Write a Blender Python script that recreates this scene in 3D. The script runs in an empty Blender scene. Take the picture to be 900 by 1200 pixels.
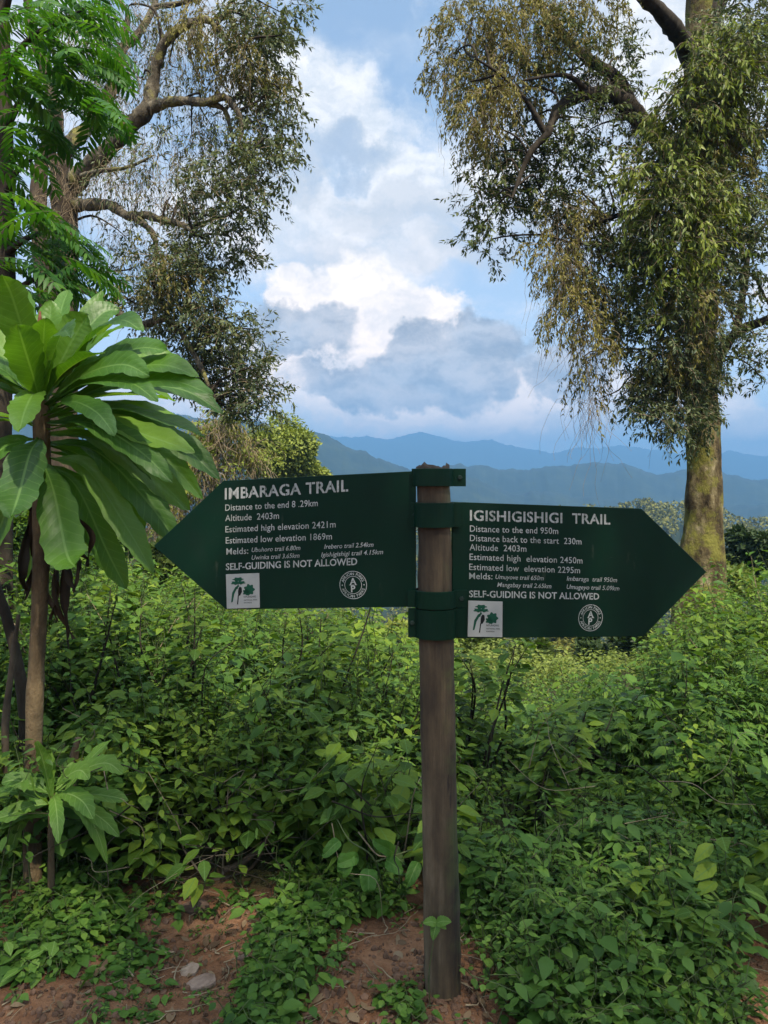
import bpy, bmesh, math, random
import numpy as np
from mathutils import Vector, Matrix
R = math.radians
rng = np.random.default_rng(7)
random.seed(7)
S = bpy.context.scene
COL = S.collection

# ------------------------------------------------------------------ camera, light, world
F, CX, HZ, EYE = 867.0, 450.0, 565.0, 1.7        # focal length / principal column / horizon row in photo pixels, eye height
cam_d = bpy.data.cameras.new("camera"); cam = bpy.data.objects.new("camera", cam_d); COL.objects.link(cam)
cam.location = (0, 0, EYE); cam.rotation_euler = (R(90), 0, 0)
cam_d.sensor_fit = 'VERTICAL'; cam_d.sensor_height = 36.0; cam_d.sensor_width = 27.0
cam_d.lens = 36.0 * F / 1200.0; cam_d.shift_y = -35.0 / 1200.0
cam_d.clip_start = 0.05; cam_d.clip_end = 20000
S.camera = cam

SUN_DIR = Vector((0.26, -0.52, 0.81)).normalized()     # towards the sun
sun_d = bpy.data.lights.new("sun", 'SUN'); sun_d.energy = 5.0; sun_d.angle = R(1.2); sun_d.color = (1, 0.90, 0.72)
sun = bpy.data.objects.new("sun", sun_d); COL.objects.link(sun)
sun.rotation_euler = (-SUN_DIR).to_track_quat('-Z', 'Y').to_euler()
S.view_settings.view_transform = 'Standard'; S.view_settings.look = 'None'
S.view_settings.exposure = 1.0; S.view_settings.gamma = 1.0; S.view_settings.use_curve_mapping = False
S.cycles.use_denoising = True
S.cycles.max_bounces = 6; S.cycles.diffuse_bounces = 2; S.cycles.glossy_bounces = 2
S.cycles.transmission_bounces = 4; S.cycles.transparent_max_bounces = 8; S.cycles.volume_bounces = 0
S.cycles.sample_clamp_indirect = 4.0


class NT:
    """little node-tree helper"""
    def __init__(s, nt): s.nt = nt
    def n(s, t, **kw):
        nd = s.nt.nodes.new(t)
        for k, v in kw.items(): setattr(nd, k, v)
        return nd
    def l(s, a, b): s.nt.links.new(a, b)
    def put(s, sock, v):
        if isinstance(v, bpy.types.NodeSocket): s.l(v, sock)
        elif v is not None: sock.default_value = v
    def m(s, op, a, b=None, c=None, clamp=False):
        nd = s.n('ShaderNodeMath', operation=op, use_clamp=clamp)
        s.put(nd.inputs[0], a); s.put(nd.inputs[1], b); s.put(nd.inputs[2], c)
        return nd.outputs[0]
    def v(s, op, a, b=None, scale=None):
        nd = s.n('ShaderNodeVectorMath', operation=op)
        s.put(nd.inputs[0], a); s.put(nd.inputs[1], b)
        if scale is not None: s.put(nd.inputs['Scale'], scale)
        return nd.outputs[1] if op in ('LENGTH', 'DOT_PRODUCT', 'DISTANCE') else nd.outputs[0]
    def noise(s, vec, scale, detail=4, rough=.55, dist=0.0, out='Fac', dims='3D'):
        nd = s.n('ShaderNodeTexNoise', noise_dimensions=dims)
        s.put(nd.inputs['Vector'], vec); s.put(nd.inputs['Scale'], scale); nd.inputs['Detail'].default_value = detail
        nd.inputs['Roughness'].default_value = rough; nd.inputs['Distortion'].default_value = dist
        return nd.outputs['Fac'] if out == 'Fac' else nd.outputs['Color']
    def ramp(s, fac, stops, interp='LINEAR'):
        nd = s.n('ShaderNodeValToRGB'); cr = nd.color_ramp; cr.interpolation = interp
        while len(cr.elements) < len(stops): cr.elements.new(0.5)
        for e, (p, c) in zip(cr.elements, stops): e.position = p; e.color = (*c, 1) if len(c) == 3 else c
        s.put(nd.inputs[0], fac); return nd.outputs[0]
    def mix(s, fac, a, b, mode='MIX'):
        nd = s.n('ShaderNodeMix', data_type='RGBA', blend_type=mode)
        s.put(nd.inputs[0], fac)
        for i, x in ((6, a), (7, b)):
            s.put(nd.inputs[i], (*x, 1) if isinstance(x, tuple) and len(x) == 3 else x)
        return nd.outputs[2]
    def mr(s, x, a, b, c=0.0, d=1.0, smooth=True):
        nd = s.n('ShaderNodeMapRange', interpolation_type='SMOOTHSTEP' if smooth else 'LINEAR')
        s.put(nd.inputs[0], x); nd.inputs[1].default_value = a; nd.inputs[2].default_value = b
        nd.inputs[3].default_value = c; nd.inputs[4].default_value = d
        return nd.outputs[0]


def sky_ae(px, py):
    """azimuth and elevation of a sky spot measured in the photo"""
    d = Vector(((px - CX) / F, 1.0, (HZ - py) / F)).normalized()
    return math.atan2(d.x, d.y), math.asin(d.z)


W = bpy.data.worlds.new("World"); S.world = W; W.use_nodes = True
def build_world():
    nt = W.node_tree; nt.nodes.clear(); t = NT(nt)
    out = t.n('ShaderNodeOutputWorld'); bg = t.n('ShaderNodeBackground'); bg.inputs[1].default_value = 0.1
    t.l(bg.outputs[0], out.inputs[0])
    sky = t.n('ShaderNodeTexSky', sky_type='NISHITA'); sky.sun_disc = False
    sky.sun_elevation = math.asin(SUN_DIR.z); sky.sun_rotation = math.atan2(SUN_DIR.x, SUN_DIR.y)
    sky.altitude = 2400; sky.air_density = 1.0; sky.dust_density = 1.5
    co = t.n('ShaderNodeTexCoord').outputs['Generated']
    sp = t.n('ShaderNodeSeparateXYZ'); t.l(co, sp.inputs[0])
    az = t.m('ARCTAN2', sp.outputs[0], sp.outputs[1]); el = t.m('ARCSINE', sp.outputs[2])
    cb = t.n('ShaderNodeCombineXYZ'); t.l(az, cb.inputs[0]); t.l(el, cb.inputs[1])
    p = cb.outputs[0]
    # domain warp with billowing noise
    w1 = t.v('SUBTRACT', t.noise(p, 5.0, 8, .62, out='Color'), (.5, .5, .5))
    w2 = t.v('SUBTRACT', t.noise(p, 16.0, 6, .6, out='Color'), (.5, .5, .5))
    pw = t.v('ADD', p, t.v('ADD', t.v('SCALE', w1, scale=.21), t.v('SCALE', w2, scale=.085)))
    def field(blobs, sharp):
        acc = None
        for (px, py, rx, ry, a) in blobs:
            A, E = sky_ae(px, py)
            d = t.v('MULTIPLY', t.v('SUBTRACT', pw, (A, E, 0)), (F / rx, F / ry, 0))
            g = t.m('MULTIPLY', t.m('SUBTRACT', 1.0, t.v('DOT_PRODUCT', d, d)), a)
            acc = g if acc is None else t.m('SMOOTH_MAX', acc, g, .25)
        return t.mr(acc, -sharp, sharp)
    base = t.mix(t.mr(el, -.05, .9, .62, .40), sky.outputs[0], (4.0, 6.0, 8.9))     # pale humid air over the blue
    # thin wide sheet of cloud
    ps = t.v('MULTIPLY', p, (1.0, 2.0, 1.0))
    sheet = t.noise(t.v('ADD', ps, t.v('SCALE', w1, scale=.25)), 3.6, 9, .62)
    puff = t.noise(t.v('ADD', t.v('ADD', ps, t.v('SCALE', w2, scale=.10)), (3.1, 1.7, 0)), 12.0, 9, .62)
    veil = t.mr(sheet, .44, .66, 0, .88)
    veilc = t.mix(t.mr(puff, .30, .70), (5.5, 6.1, 6.8), (8.5, 8.8, 9.0))
    c = t.mix(veil, base, veilc)
    streak = field([(390, 150, 75, 42, 1), (330, 90, 60, 40, .9), (450, 225, 100, 40, 1), (380, 250, 80, 60, .9), (470, 300, 90, 40, .9),
                    (280, 250, 90, 70, .8), (620, 200, 120, 60, .6), (330, 470, 130, 40, 1), (520, 490, 190, 34, 1), (630, 465, 100, 40, 1), (760, 40, 60, 60, .8),
                    (840, 470, 60, 25, .8)], .75)
    c = t.mix(t.m('MULTIPLY', streak, .86), c, t.mix(t.mr(puff, .34, .66), (5.6, 6.2, 6.9), (8.6, 8.7, 8.8)))
    gap = field([(430, 20, 85, 50, 1), (478, 78, 42, 40, .9), (395, 195, 45, 20, .7), (560, 330, 60, 30, .6)], .8); c = t.mix(t.m('MULTIPLY', gap, .80), c, base)
    midg = field([(400, 190, 60, 20, .9), (470, 245, 90, 22, .8), (400, 300, 55, 26, .8), (560, 280, 80, 22, .7), (340, 215, 40, 22, .8), (700, 500, 120, 16, .8)], .7)
    c = t.mix(t.m('MULTIPLY', midg, .50), c, (3.8, 4.4, 5.2))
    cum = field([(430, 345, 62, 52, 1), (500, 372, 58, 40, 1), (350, 350, 42, 36, .9), (455, 385, 90, 40, .8), (395, 420, 34, 24, 1), (330, 440, 40, 26, 1), (480, 480, 120, 26, .9), (600, 470, 80, 30, .9)], .38)
    c = t.mix(t.m('MULTIPLY', cum, .97), c, t.mix(t.mr(puff, .30, .62), (6.0, 6.4, 6.9), (9.0, 8.9, 8.7)))
    grey = field([(555, 415, 80, 34, 1), (500, 438, 90, 38, 1), (590, 425, 42, 26, .9), (340, 395, 62, 34, 1), (405, 450, 70, 22, .7), (660, 440, 40, 26, .7), (455, 455, 60, 22, .7)], .42)
    c = t.mix(t.m('MULTIPLY', grey, .88), c, t.mix(t.mr(puff, .30, .68), (1.5, 1.85, 2.35), (3.9, 4.4, 5.1)))
    low = t.mix(t.mr(el, .03, .42), (1.58, 1.24, .96), (.84, .79, .74)); c = t.mix(1.0, c, low, 'MULTIPLY')
    zen = t.v('DOT_PRODUCT', co, tuple(Vector((.12, -.30, .95)).normalized()))                  # sky brightened overhead, out of view, added to light the foreground
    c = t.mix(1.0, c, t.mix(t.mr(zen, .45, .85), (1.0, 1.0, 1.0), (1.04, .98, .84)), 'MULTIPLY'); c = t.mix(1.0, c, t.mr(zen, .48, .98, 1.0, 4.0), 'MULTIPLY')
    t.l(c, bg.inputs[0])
build_world()
W.cycles.sampling_method = 'MANUAL'; W.cycles.sample_map_resolution = 512


# ------------------------------------------------------------------ helpers
def P(px, py, Y):
    """world point seen at photo pixel (px, py) at distance Y"""
    return np.array([(px - CX) / F * Y, Y, EYE - (py - HZ) / F * Y])

def tag(o, label=None, cat=None, group=None, kind=None):
    for k, v in (("label", label), ("category", cat), ("group", group), ("kind", kind)):
        if v: o[k] = v
    return o

def empty(name, loc, label, cat, group=None):
    o = bpy.data.objects.new(name, None); COL.objects.link(o); o.location = tuple(loc); o.empty_display_size = .1
    return tag(o, label, cat, group)

# value noise for heights
_perm = np.random.default_rng(3).random((256, 256))
def vnoise(x, y):
    xi = np.floor(x).astype(int); yi = np.floor(y).astype(int); fx = x - xi; fy = y - yi
    fx = fx * fx * (3 - 2 * fx); fy = fy * fy * (3 - 2 * fy)
    g = lambda a, b: _perm[a & 255, b & 255]
    return ((g(xi, yi) * (1 - fx) + g(xi + 1, yi) * fx) * (1 - fy) + (g(xi, yi + 1) * (1 - fx) + g(xi + 1, yi + 1) * fx) * fy) * 2 - 1
def fbm(x, y, o=5, g=.5):
    a, s, f = 1.0, 0.0, 1.0
    for i in range(o):
        s = s + a * vnoise(x * f + 17.3 * i, y * f + 9.1 * i); a *= g; f *= 2.03
    return s

class MB:
    """collects vertices, faces, uvs and material slots as arrays, links them as ONE mesh"""
    def __init__(s): s.V = []; s.Fq = []; s.n = 0
    def add(s, V, faces, uv=None, mat=0):
        V = np.asarray(V, float).reshape(-1, 3); faces = np.asarray(faces, int)
        if uv is None: uv = np.zeros((len(V), 2))
        s.V.append((V, np.asarray(uv, float).reshape(-1, 2))); s.Fq.append((faces + s.n, mat)); s.n += len(V)
    def build(s, name, mats, parent=None, smooth=True, origin=None):
        V = np.concatenate([v for v, _ in s.V]); UV = np.concatenate([u for _, u in s.V])
        off = np.zeros(3)
        if parent is not None: off = np.array(parent.matrix_basis.translation)
        elif origin is not None: off = np.asarray(origin, float)
        V = V - off
        me = bpy.data.meshes.new(name)
        loops = []; starts = []; tot = []; mi = []; k = 0
        for f, m in s.Fq:
            if len(f) == 0: continue
            w = f.shape[1]; loops.append(f.ravel()); starts.append(k + np.arange(len(f)) * w); tot.append(np.full(len(f), w)); mi.append(np.full(len(f), m)); k += f.size
        loops = np.concatenate(loops); starts = np.concatenate(starts); tot = np.concatenate(tot); mi = np.concatenate(mi)
        me.vertices.add(len(V)); me.vertices.foreach_set("co", V.astype(np.float32).ravel())
        me.loops.add(len(loops)); me.loops.foreach_set("vertex_index", loops.astype(np.int32))
        me.polygons.add(len(starts)); me.polygons.foreach_set("loop_start", starts.astype(np.int32)); me.polygons.foreach_set("loop_total", tot.astype(np.int32))
        me.polygons.foreach_set("material_index", mi.astype(np.int32))
        me.polygons.foreach_set("use_smooth", np.full(len(starts), smooth))
        uvl = me.uv_layers.new(name="UVMap"); uvl.data.foreach_set("uv", UV[loops].astype(np.float32).ravel())
        me.update(calc_edges=True); me.validate()
        for m in (mats if isinstance(mats, (list, tuple)) else [mats]): me.materials.append(m)
        o = bpy.data.objects.new(name, me); COL.objects.link(o)
        if parent is not None: o.parent = parent
        elif origin is not None: o.location = tuple(off)
        return o

def nrm(a): return a / np.maximum(np.linalg.norm(a, axis=-1, keepdims=True), 1e-9)

FINE_T = np.array([(0, 0, 0), (.20, -.36, .07), (.20, 0, 0), (.20, .36, .07), (.48, -.5, .10), (.48, 0, 0), (.48, .5, .10), (.78, -.27, .06), (.78, 0, 0), (.78, .27, .06), (1, 0, 0)])
FINE_TRI = np.array([(0, 2, 1), (0, 3, 2), (7, 8, 10), (8, 9, 10)]); FINE_QUAD = np.array([(1, 2, 5, 4), (2, 3, 6, 5), (4, 5, 8, 7), (5, 6, 9, 8)])
SIMP_T = np.array([(0, 0, 0), (.42, -.5, .12), (1, 0, 0), (.42, .5, .12)]); SIMP_TRI = np.array([(0, 2, 1), (0, 3, 2)])

def leaves(mb, P0, D, N, L, Wd, curl=.15, fine=True, mat=0):
    """many leaves at once: base points, directions, upper-face normals, lengths and widths"""
    n = len(P0)
    if n == 0: return
    L = np.broadcast_to(np.asarray(L, float), (n,)); Wd = np.broadcast_to(np.asarray(Wd, float), (n,)); curl = np.broadcast_to(np.asarray(curl, float), (n,))
    D = nrm(D); N = nrm(N - (N * D).sum(1, keepdims=True) * D); Sd = np.cross(D, N)
    T = FINE_T if fine else SIMP_T
    t, s, h = T[:, 0], T[:, 1], T[:, 2]
    V = (P0[:, None] + D[:, None] * (t[None, :, None] * L[:, None, None]) + Sd[:, None] * (s[None, :, None] * Wd[:, None, None])
         + N[:, None] * ((h[None, :] * Wd[:, None] - curl[:, None] * L[:, None] * t[None] ** 2)[..., None]))
    k = len(T); base = (np.arange(n) * k)[:, None, None]
    uv = np.tile(np.stack([t, s + .5], 1), (n, 1))
    b0 = mb.n
    mb.add(V, (base + (FINE_TRI if fine else SIMP_TRI)[None]).reshape(-1, 3), uv, mat)
    if fine: mb.Fq.append(((base + FINE_QUAD[None]).reshape(-1, 4) + b0, mat))

def tubes(mb, paths, r0, r1, sides=3, mat=0, cap=False):
    """n equal-length polylines (n, m, 3) as tapered tubes"""
    paths = np.asarray(paths, float); n, m, _ = paths.shape
    if n == 0: return
    T = np.gradient(paths, axis=1); T = nrm(T)
    ref = np.where(np.abs(T[..., 2:3]) > .9, np.array([1.0, 0, 0]), np.array([0, 0, 1.0])); A = nrm(np.cross(T, ref)); B = np.cross(T, A)
    r0 = np.broadcast_to(np.asarray(r0, float), (n,)); r1 = np.broadcast_to(np.asarray(r1, float), (n,))
    rad = r0[:, None] + (r1 - r0)[:, None] * np.linspace(0, 1, m)[None]
    a = np.arange(sides) * 2 * math.pi / sides
    V = paths[:, :, None] + rad[:, :, None, None] * (A[:, :, None] * np.cos(a)[None, None, :, None] + B[:, :, None] * np.sin(a)[None, None, :, None])
    i = np.arange(m - 1)[:, None]; j = np.arange(sides)[None]
    q = np.stack([i * sides + j, i * sides + (j + 1) % sides, (i + 1) * sides + (j + 1) % sides, (i + 1) * sides + j], -1).reshape(-1, 4)
    Fc = (np.arange(n) * m * sides)[:, None, None] + q[None]
    mb.add(V, Fc.reshape(-1, 4), None, mat)

def spline(pts, k=6):
    pts = np.asarray(pts, float); e = np.vstack([2 * pts[0] - pts[1], pts, 2 * pts[-1] - pts[-2]]); out = []
    for i in range(1, len(e) - 2):
        p0, p1, p2, p3 = e[i - 1], e[i], e[i + 1], e[i + 2]
        for u in np.arange(k) / k:
            out.append(.5 * ((2 * p1) + (-p0 + p2) * u + (2 * p0 - 5 * p1 + 4 * p2 - p3) * u * u + (-p0 + 3 * p1 - 3 * p2 + p3) * u ** 3))
    out.append(e[-2]); return np.array(out)

def limb(mb, pts, radii, sides=12, k=6, rough=.10, mat=0, seed=0, flute=0.0):
    """one knobbly tapering limb through pts; returns its centre line"""
    path = spline(pts, k); m = len(path)
    rr = np.interp(np.linspace(0, 1, m), np.linspace(0, 1, len(radii)), radii)
    g = np.random.default_rng(seed + 11)
    T = nrm(np.gradient(path, axis=0)); A = np.zeros_like(path); ref = np.array([0.3, 1, .1]); 
    for i in range(m):
        a = ref - T[i] * (ref @ T[i]); a /= np.linalg.norm(a); A[i] = a; ref = a
    B = np.cross(T, A); an = np.arange(sides) * 2 * math.pi / sides
    sc = 1 + rough * g.normal(size=(m, sides)) * .5 + rough * np.sin(np.arange(m) * .9 + seed)[:, None] * .6
    sc = sc + flute * np.cos(3 * an + 1.2)[None]
    V = path[:, None] + (rr[:, None] * sc)[..., None] * (A[:, None] * np.cos(an)[None, :, None] + B[:, None] * np.sin(an)[None, :, None])
    i = np.arange(m - 1)[:, None]; j = np.arange(sides)[None]
    q = np.stack([i * sides + j, i * sides + (j + 1) % sides, (i + 1) * sides + (j + 1) % sides, (i + 1) * sides + j], -1).reshape(-1, 4)
    mb.add(V, q, None, mat)
    mb.add(V[-1], [list(range(sides))], None, mat); mb.add(V[0][::-1], [list(range(sides))], None, mat)
    return path

# ------------------------------------------------------------------ materials
def new_mat(name):
    m = bpy.data.materials.new(name); m.use_nodes = True; nt = m.node_tree; nt.nodes.clear(); t = NT(nt)
    out = t.n('ShaderNodeOutputMaterial'); return m, t, out

def leaf_mat(name, cols, trans=.32, rough=.5, patch=1.2, spec=.18, rib=None, tcol=None):
    """cols: dark .. light leaf colours picked per leaf; patch = size of colour drift from spray to spray"""
    m, t, out = new_mat(name)
    g = t.n('ShaderNodeNewGeometry')
    pos = g.outputs['Position']
    f = t.m('ADD', t.m('MULTIPLY', g.outputs['Random Per Island'], .60), t.m('MULTIPLY', t.noise(pos, patch, 3, .5), .95))
    f = t.m('SUBTRACT', f, .27)
    k = len(cols) - 1
    c = t.ramp(f, [(i / k, cc) for i, cc in enumerate(cols)])
    bl = t.noise(pos, 55.0, 3, .6)
    c = t.mix(t.m('MULTIPLY', bl, .45), c, t.mix(.5, c, (.0, .0, .0)))
    if rib:
        uv = t.n('ShaderNodeTexCoord').outputs['UV']; sp = t.n('ShaderNodeSeparateXYZ'); t.l(uv, sp.inputs[0])
        dv = t.m('ABSOLUTE', t.m('SUBTRACT', sp.outputs[1], .5))
        ribm = t.m('SUBTRACT', 1.0, t.mr(dv, .012, .045))
        vein = t.m('ABSOLUTE', t.m('SUBTRACT', t.m('FRACT', t.m('ADD', t.m('MULTIPLY', sp.outputs[0], rib[1]), t.m('MULTIPLY', dv, -3.0))), .5))
        veinm = t.m('MULTIPLY', t.m('SUBTRACT', 1.0, t.mr(vein, .0, .10)), .35)
        c = t.mix(t.m('MAXIMUM', t.m('MULTIPLY', ribm, .8), veinm), c, rib[0])
    pb = t.n('ShaderNodeBsdfPrincipled'); t.l(c, pb.inputs['Base Color']); pb.inputs['Roughness'].default_value = rough
    pb.inputs['Specular IOR Level'].default_value = spec
    if rib:
        bp = t.n('ShaderNodeBump'); bp.inputs['Strength'].default_value = .3; bp.inputs['Distance'].default_value = .003
        t.l(t.m('ADD', t.m('MULTIPLY', vein, 1.2), t.noise(pos, 70.0, 3, .6)), bp.inputs['Height']); t.l(bp.outputs[0], pb.inputs['Normal'])
    tr = t.n('ShaderNodeBsdfTranslucent')
    tc = t.mix(1.0, c, tcol or (1.25, 1.25, .55), 'MULTIPLY'); t.l(tc, tr.inputs[0])
    mx = t.n('ShaderNodeMixShader'); mx.inputs[0].default_value = trans
    t.l(pb.outputs[0], mx.inputs[1]); t.l(tr.outputs[0], mx.inputs[2]); t.l(mx.outputs[0], out.inputs[0])
    return m

def rough_mat(name, stops, scale=6, stretch=(1, 1, 1), rough=.9, bump=.4, bscale=30, detail=6, moss=None, spec=.2, bdist=.02):
    m, t, out = new_mat(name)
    pos = t.n('ShaderNodeNewGeometry').outputs['Position']; pv = t.v('MULTIPLY', pos, stretch)
    n1 = t.noise(pv, scale, detail, .62); c = t.ramp(t.mr(n1, .28, .72, smooth=False), stops)
    if moss:
        mm = t.mr(t.noise(pos, moss[1], 5, .65), moss[2], moss[2] + .14); c = t.mix(mm, c, moss[0])
    b = t.noise(pv, bscale, 6, .68)
    bp = t.n('ShaderNodeBump'); bp.inputs['Strength'].default_value = bump; bp.inputs['Distance'].default_value = bdist; t.l(b, bp.inputs['Height'])
    pb = t.n('ShaderNodeBsdfPrincipled'); t.l(c, pb.inputs['Base Color']); pb.inputs['Roughness'].default_value = rough; pb.inputs['Specular IOR Level'].default_value = spec
    t.l(bp.outputs[0], pb.inputs['Normal']); t.l(pb.outputs[0], out.inputs[0]); return m

M = {}
M['under'] = leaf_mat('undergrowth_leaf', [(.024, .058, .009), (.058, .118, .015), (.130, .205, .022), (.235, .310, .036)], .36, .5, .9, rib=((.10, .19, .05), 6.0))
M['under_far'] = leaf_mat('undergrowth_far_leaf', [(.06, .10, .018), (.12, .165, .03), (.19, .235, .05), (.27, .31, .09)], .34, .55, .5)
M['lance'] = leaf_mat('lanceolate_leaf', [(.032, .075, .012), (.065, .135, .020), (.11, .200, .030), (.17, .26, .05)], .34, .45, 1.3)
M['cover'] = leaf_mat('ground_cover_leaf', [(.024, .062, .011), (.050, .115, .018), (.09, .175, .028), (.15, .235, .036)], .3, .45, 2.2)
M['heart'] = leaf_mat('heart_leaf', [(.035, .10, .016), (.06, .15, .022), (.09, .20, .03)], .3, .5, 2, rib=((.11, .20, .05), 6.0))
M['lobelia'] = leaf_mat('lobelia_leaf', [(.030, .09, .012), (.058, .15, .016), (.10, .21, .022), (.16, .265, .032)], .42, .45, 1.6, .45, rib=((.13, .24, .06), 16.0), tcol=(1.5, 1.5, .4))
M['fresh'] = leaf_mat('fresh_leaf', [(.07, .16, .022), (.115, .225, .032), (.17, .29, .045)], .38, .55, 2.5, .3, rib=((.22, .33, .10), 9.0))
M['olive'] = leaf_mat('olive_leaf', [(.032, .050, .018), (.062, .088, .028), (.105, .135, .042), (.17, .19, .065)], .26, .5, .55)
M['ochre'] = leaf_mat('ochre_leaf', [(.075, .080, .020), (.135, .130, .030), (.21, .185, .045), (.29, .25, .07)], .30, .55, .8)
M['grey'] = leaf_mat('greygreen_leaf', [(.032, .050, .024), (.065, .090, .042), (.115, .140, .062), (.19, .21, .10)], .25, .5, .8)
M['liana'] = leaf_mat('liana_leaf', [(.065, .10, .018), (.12, .165, .028), (.19, .235, .042), (.28, .30, .07)], .32, .42, .9)
M['pinnate'] = leaf_mat('pinnate_leaf', [(.012, .048, .010), (.028, .095, .014), (.060, .155, .020), (.12, .235, .034)], .40, .45, 2.6, tcol=(1.4, 1.5, .4))
M['sunny'] = leaf_mat('sunny_leaf', [(.09, .12, .02), (.16, .20, .035), (.24, .28, .05), (.32, .34, .08)], .3, .6, .5)
M['darkleaf'] = leaf_mat('dark_leaf', [(.018, .035, .012), (.035, .06, .018), (.06, .09, .028)], .25, .5, .7)
M['forest'] = leaf_mat('forest_leaf', [(.06, .065, .014), (.11, .112, .020), (.17, .165, .030), (.25, .225, .045)], .2, .7, .06)
M['dry'] = leaf_mat('dry_leaf', [(.045, .028, .016), (.10, .062, .035), (.18, .12, .07), (.26, .19, .12)], .15, .7, 3)
M['withered'] = leaf_mat('withered_leaf', [(.012, .009, .006), (.028, .019, .012), (.055, .035, .02)], .08, .8, 4)
M['bark'] = rough_mat('grey_bark', [(0, (.030, .024, .018)), (.5, (.095, .080, .058)), (1, (.22, .19, .14))], 9, (1, 1, .5), .95, 1.0, 20, moss=((.19, .18, .06), 4.0, .50), bdist=.05)
M['bark_red'] = rough_mat('brown_bark', [(0, (.014, .010, .007)), (.5, (.046, .034, .024)), (1, (.115, .090, .062))], 8, (1, 1, .3), .95, 1.0, 20, moss=((.16, .13, .07), 2.5, .58))
M['bark_moss'] = rough_mat('mossy_bark', [(0, (.020, .014, .008)), (.45, (.085, .062, .030)), (.7, (.18, .145, .075)), (1, (.32, .27, .17))], 6, (1, 1, .45), .95, 1.0, 18, moss=((.16, .15, .032), 3.0, .47), bdist=.07)
M['bark_dark'] = rough_mat('dark_bark', [(0, (.010, .008, .006)), (.5, (.028, .022, .016)), (1, (.06, .05, .036))], 8, (1, 1, .4), .95, .8, 24)
M['twig'] = rough_mat('twig', [(0, (.03, .022, .015)), (1, (.10, .075, .05))], 10, bump=.1)
M['greenstem'] = rough_mat('green_stem', [(0, (.03, .05, .018)), (1, (.09, .11, .04))], 10, bump=.1, rough=.6)
M['drytwig'] = rough_mat('dry_twig', [(0, (.12, .085, .05)), (1, (.30, .24, .16))], 10, bump=.1)
M['stem'] = rough_mat('lobelia_stem', [(0, (.03, .022, .014)), (.5, (.10, .070, .038)), (1, (.21, .15, .08))], 9, (1, 1, .5), .9, .8, 40)
M['stone'] = rough_mat('stone', [(0, (.10, .065, .045)), (.5, (.19, .13, .10)), (1, (.30, .22, .17))], 14, bump=.6, bscale=60, bdist=.006)

# ------------------------------------------------------------------ terrain
FAR = np.array([(-300, 520), (200, 516), (300, 514), (385, 511), (430, 510), (470, 509), (490, 507), (515, 513), (540, 519), (600, 523), (650, 529), (690, 528), (730, 524), (760, 529), (800, 532), (850, 532), (900, 535), (1000, 531), (1300, 522)], float)
MID = np.array([(-300, 520), (250, 524), (380, 545), (480, 551), (560, 550), (620, 549), (670, 549), (690, 545), (705, 543), (735, 546), (770, 555), (800, 552), (840, 553), (880, 564), (920, 567), (1000, 560), (1300, 545)], float)
NEARL = np.array([(-300, 470), (250, 486), (370, 507), (400, 519), (440, 533), (480, 546), (520, 556), (600, 575), (700, 590), (1300, 600)], float)
HILL = np.array([(-400, 640), (380, 640), (560, 620), (690, 612), (740, 609), (790, 613), (840, 617), (900, 620), (960, 614), (1300, 600)], float)

def base_h(x, y):
    """ground height; x, y arrays"""
    x = np.asarray(x, float); y = np.asarray(y, float)
    d = np.hypot(x, y)
    z = .012 * fbm(x * 2.2, y * 2.2, 4) * np.clip(1.4 - d / 30, 0, 1)
    z = z + .05 * np.exp(-((x - .15) ** 2 + (y - 2.65) ** 2) / .16)                       # small mound round the post
    z = z - .05 * np.exp(-(((x + .62) / .32) ** 2 + ((y - 2.75) / .7) ** 2))               # trodden hollow on the left
    z = z + .07 * (1 / (1 + np.exp(-(y - 3.42) / .07))) * np.exp(-((y - 3.6) / 1.0) ** 2) * np.exp(-((x + .75) / .55) ** 2)   # low bank
    s1 = np.clip(y - 3.6, 0, 8.5); s2 = np.clip(y - 12, 0, 90); s3 = np.clip(y - 102, 0, 60)
    z = z - .155 * s1 - .42 * s2 - .16 * s3
    z = z + np.where(y < -2, -.10 * (y + 2), 0) * np.clip(1 + y / 200, 0, 1)
    z = z + np.clip((d - 15) / 80, 0, 1) * 1.6 * fbm(x / 22, y / 22, 4)
    far = y > 90
    yy = np.maximum(y, 1.0); px = CX + F * x / yy
    px = np.clip(px, -600, 1500)
    prof = lambda tab, Yc: EYE - (np.interp(px, tab[:, 0], tab[:, 1]) - 3.0 * fbm(px / 38 + Yc, px * 0 + Yc, 5, .6) - HZ) / F * Yc
    rough_top = np.clip((y - 500) / 200, 0, 1) * fbm(x / 13, y / 30, 3) * 2.2
    floor = np.where(y > 160, -48 - np.clip((y - 250) / 300, 0, 1) * 60, z)
    w = np.clip((y - 102) / 40, 0, 1); z = z * (1 - w) + floor * w
    spur = lambda sx, am: am * fbm(x / sx, y / (sx * 2.2), 5, .55)
    for tab, Yc, wd, sx, am in ((HILL, 215, 55, 40, 1.5), (NEARL, 850, 230, 100, 4), (MID, 1050, 250, 130, 4), (FAR, 3000, 560, 320, 9)):
        top = prof(tab, Yc) + spur(sx, am) * (.9 + np.clip(np.abs(y - Yc) / wd, 0, 2) * 2.4)
        g = np.exp(-((y - Yc) / wd) ** 2)
        z = np.where(far, np.maximum(z, -110 + (top + rough_top + 110) * g), z) if Yc > 300 else np.where(far, z + (top - z) * np.exp(-((y - Yc) / wd) ** 2), z)
    return z

def ground_z(x, y): return float(base_h(np.array([x]), np.array([y]))[0])

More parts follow.
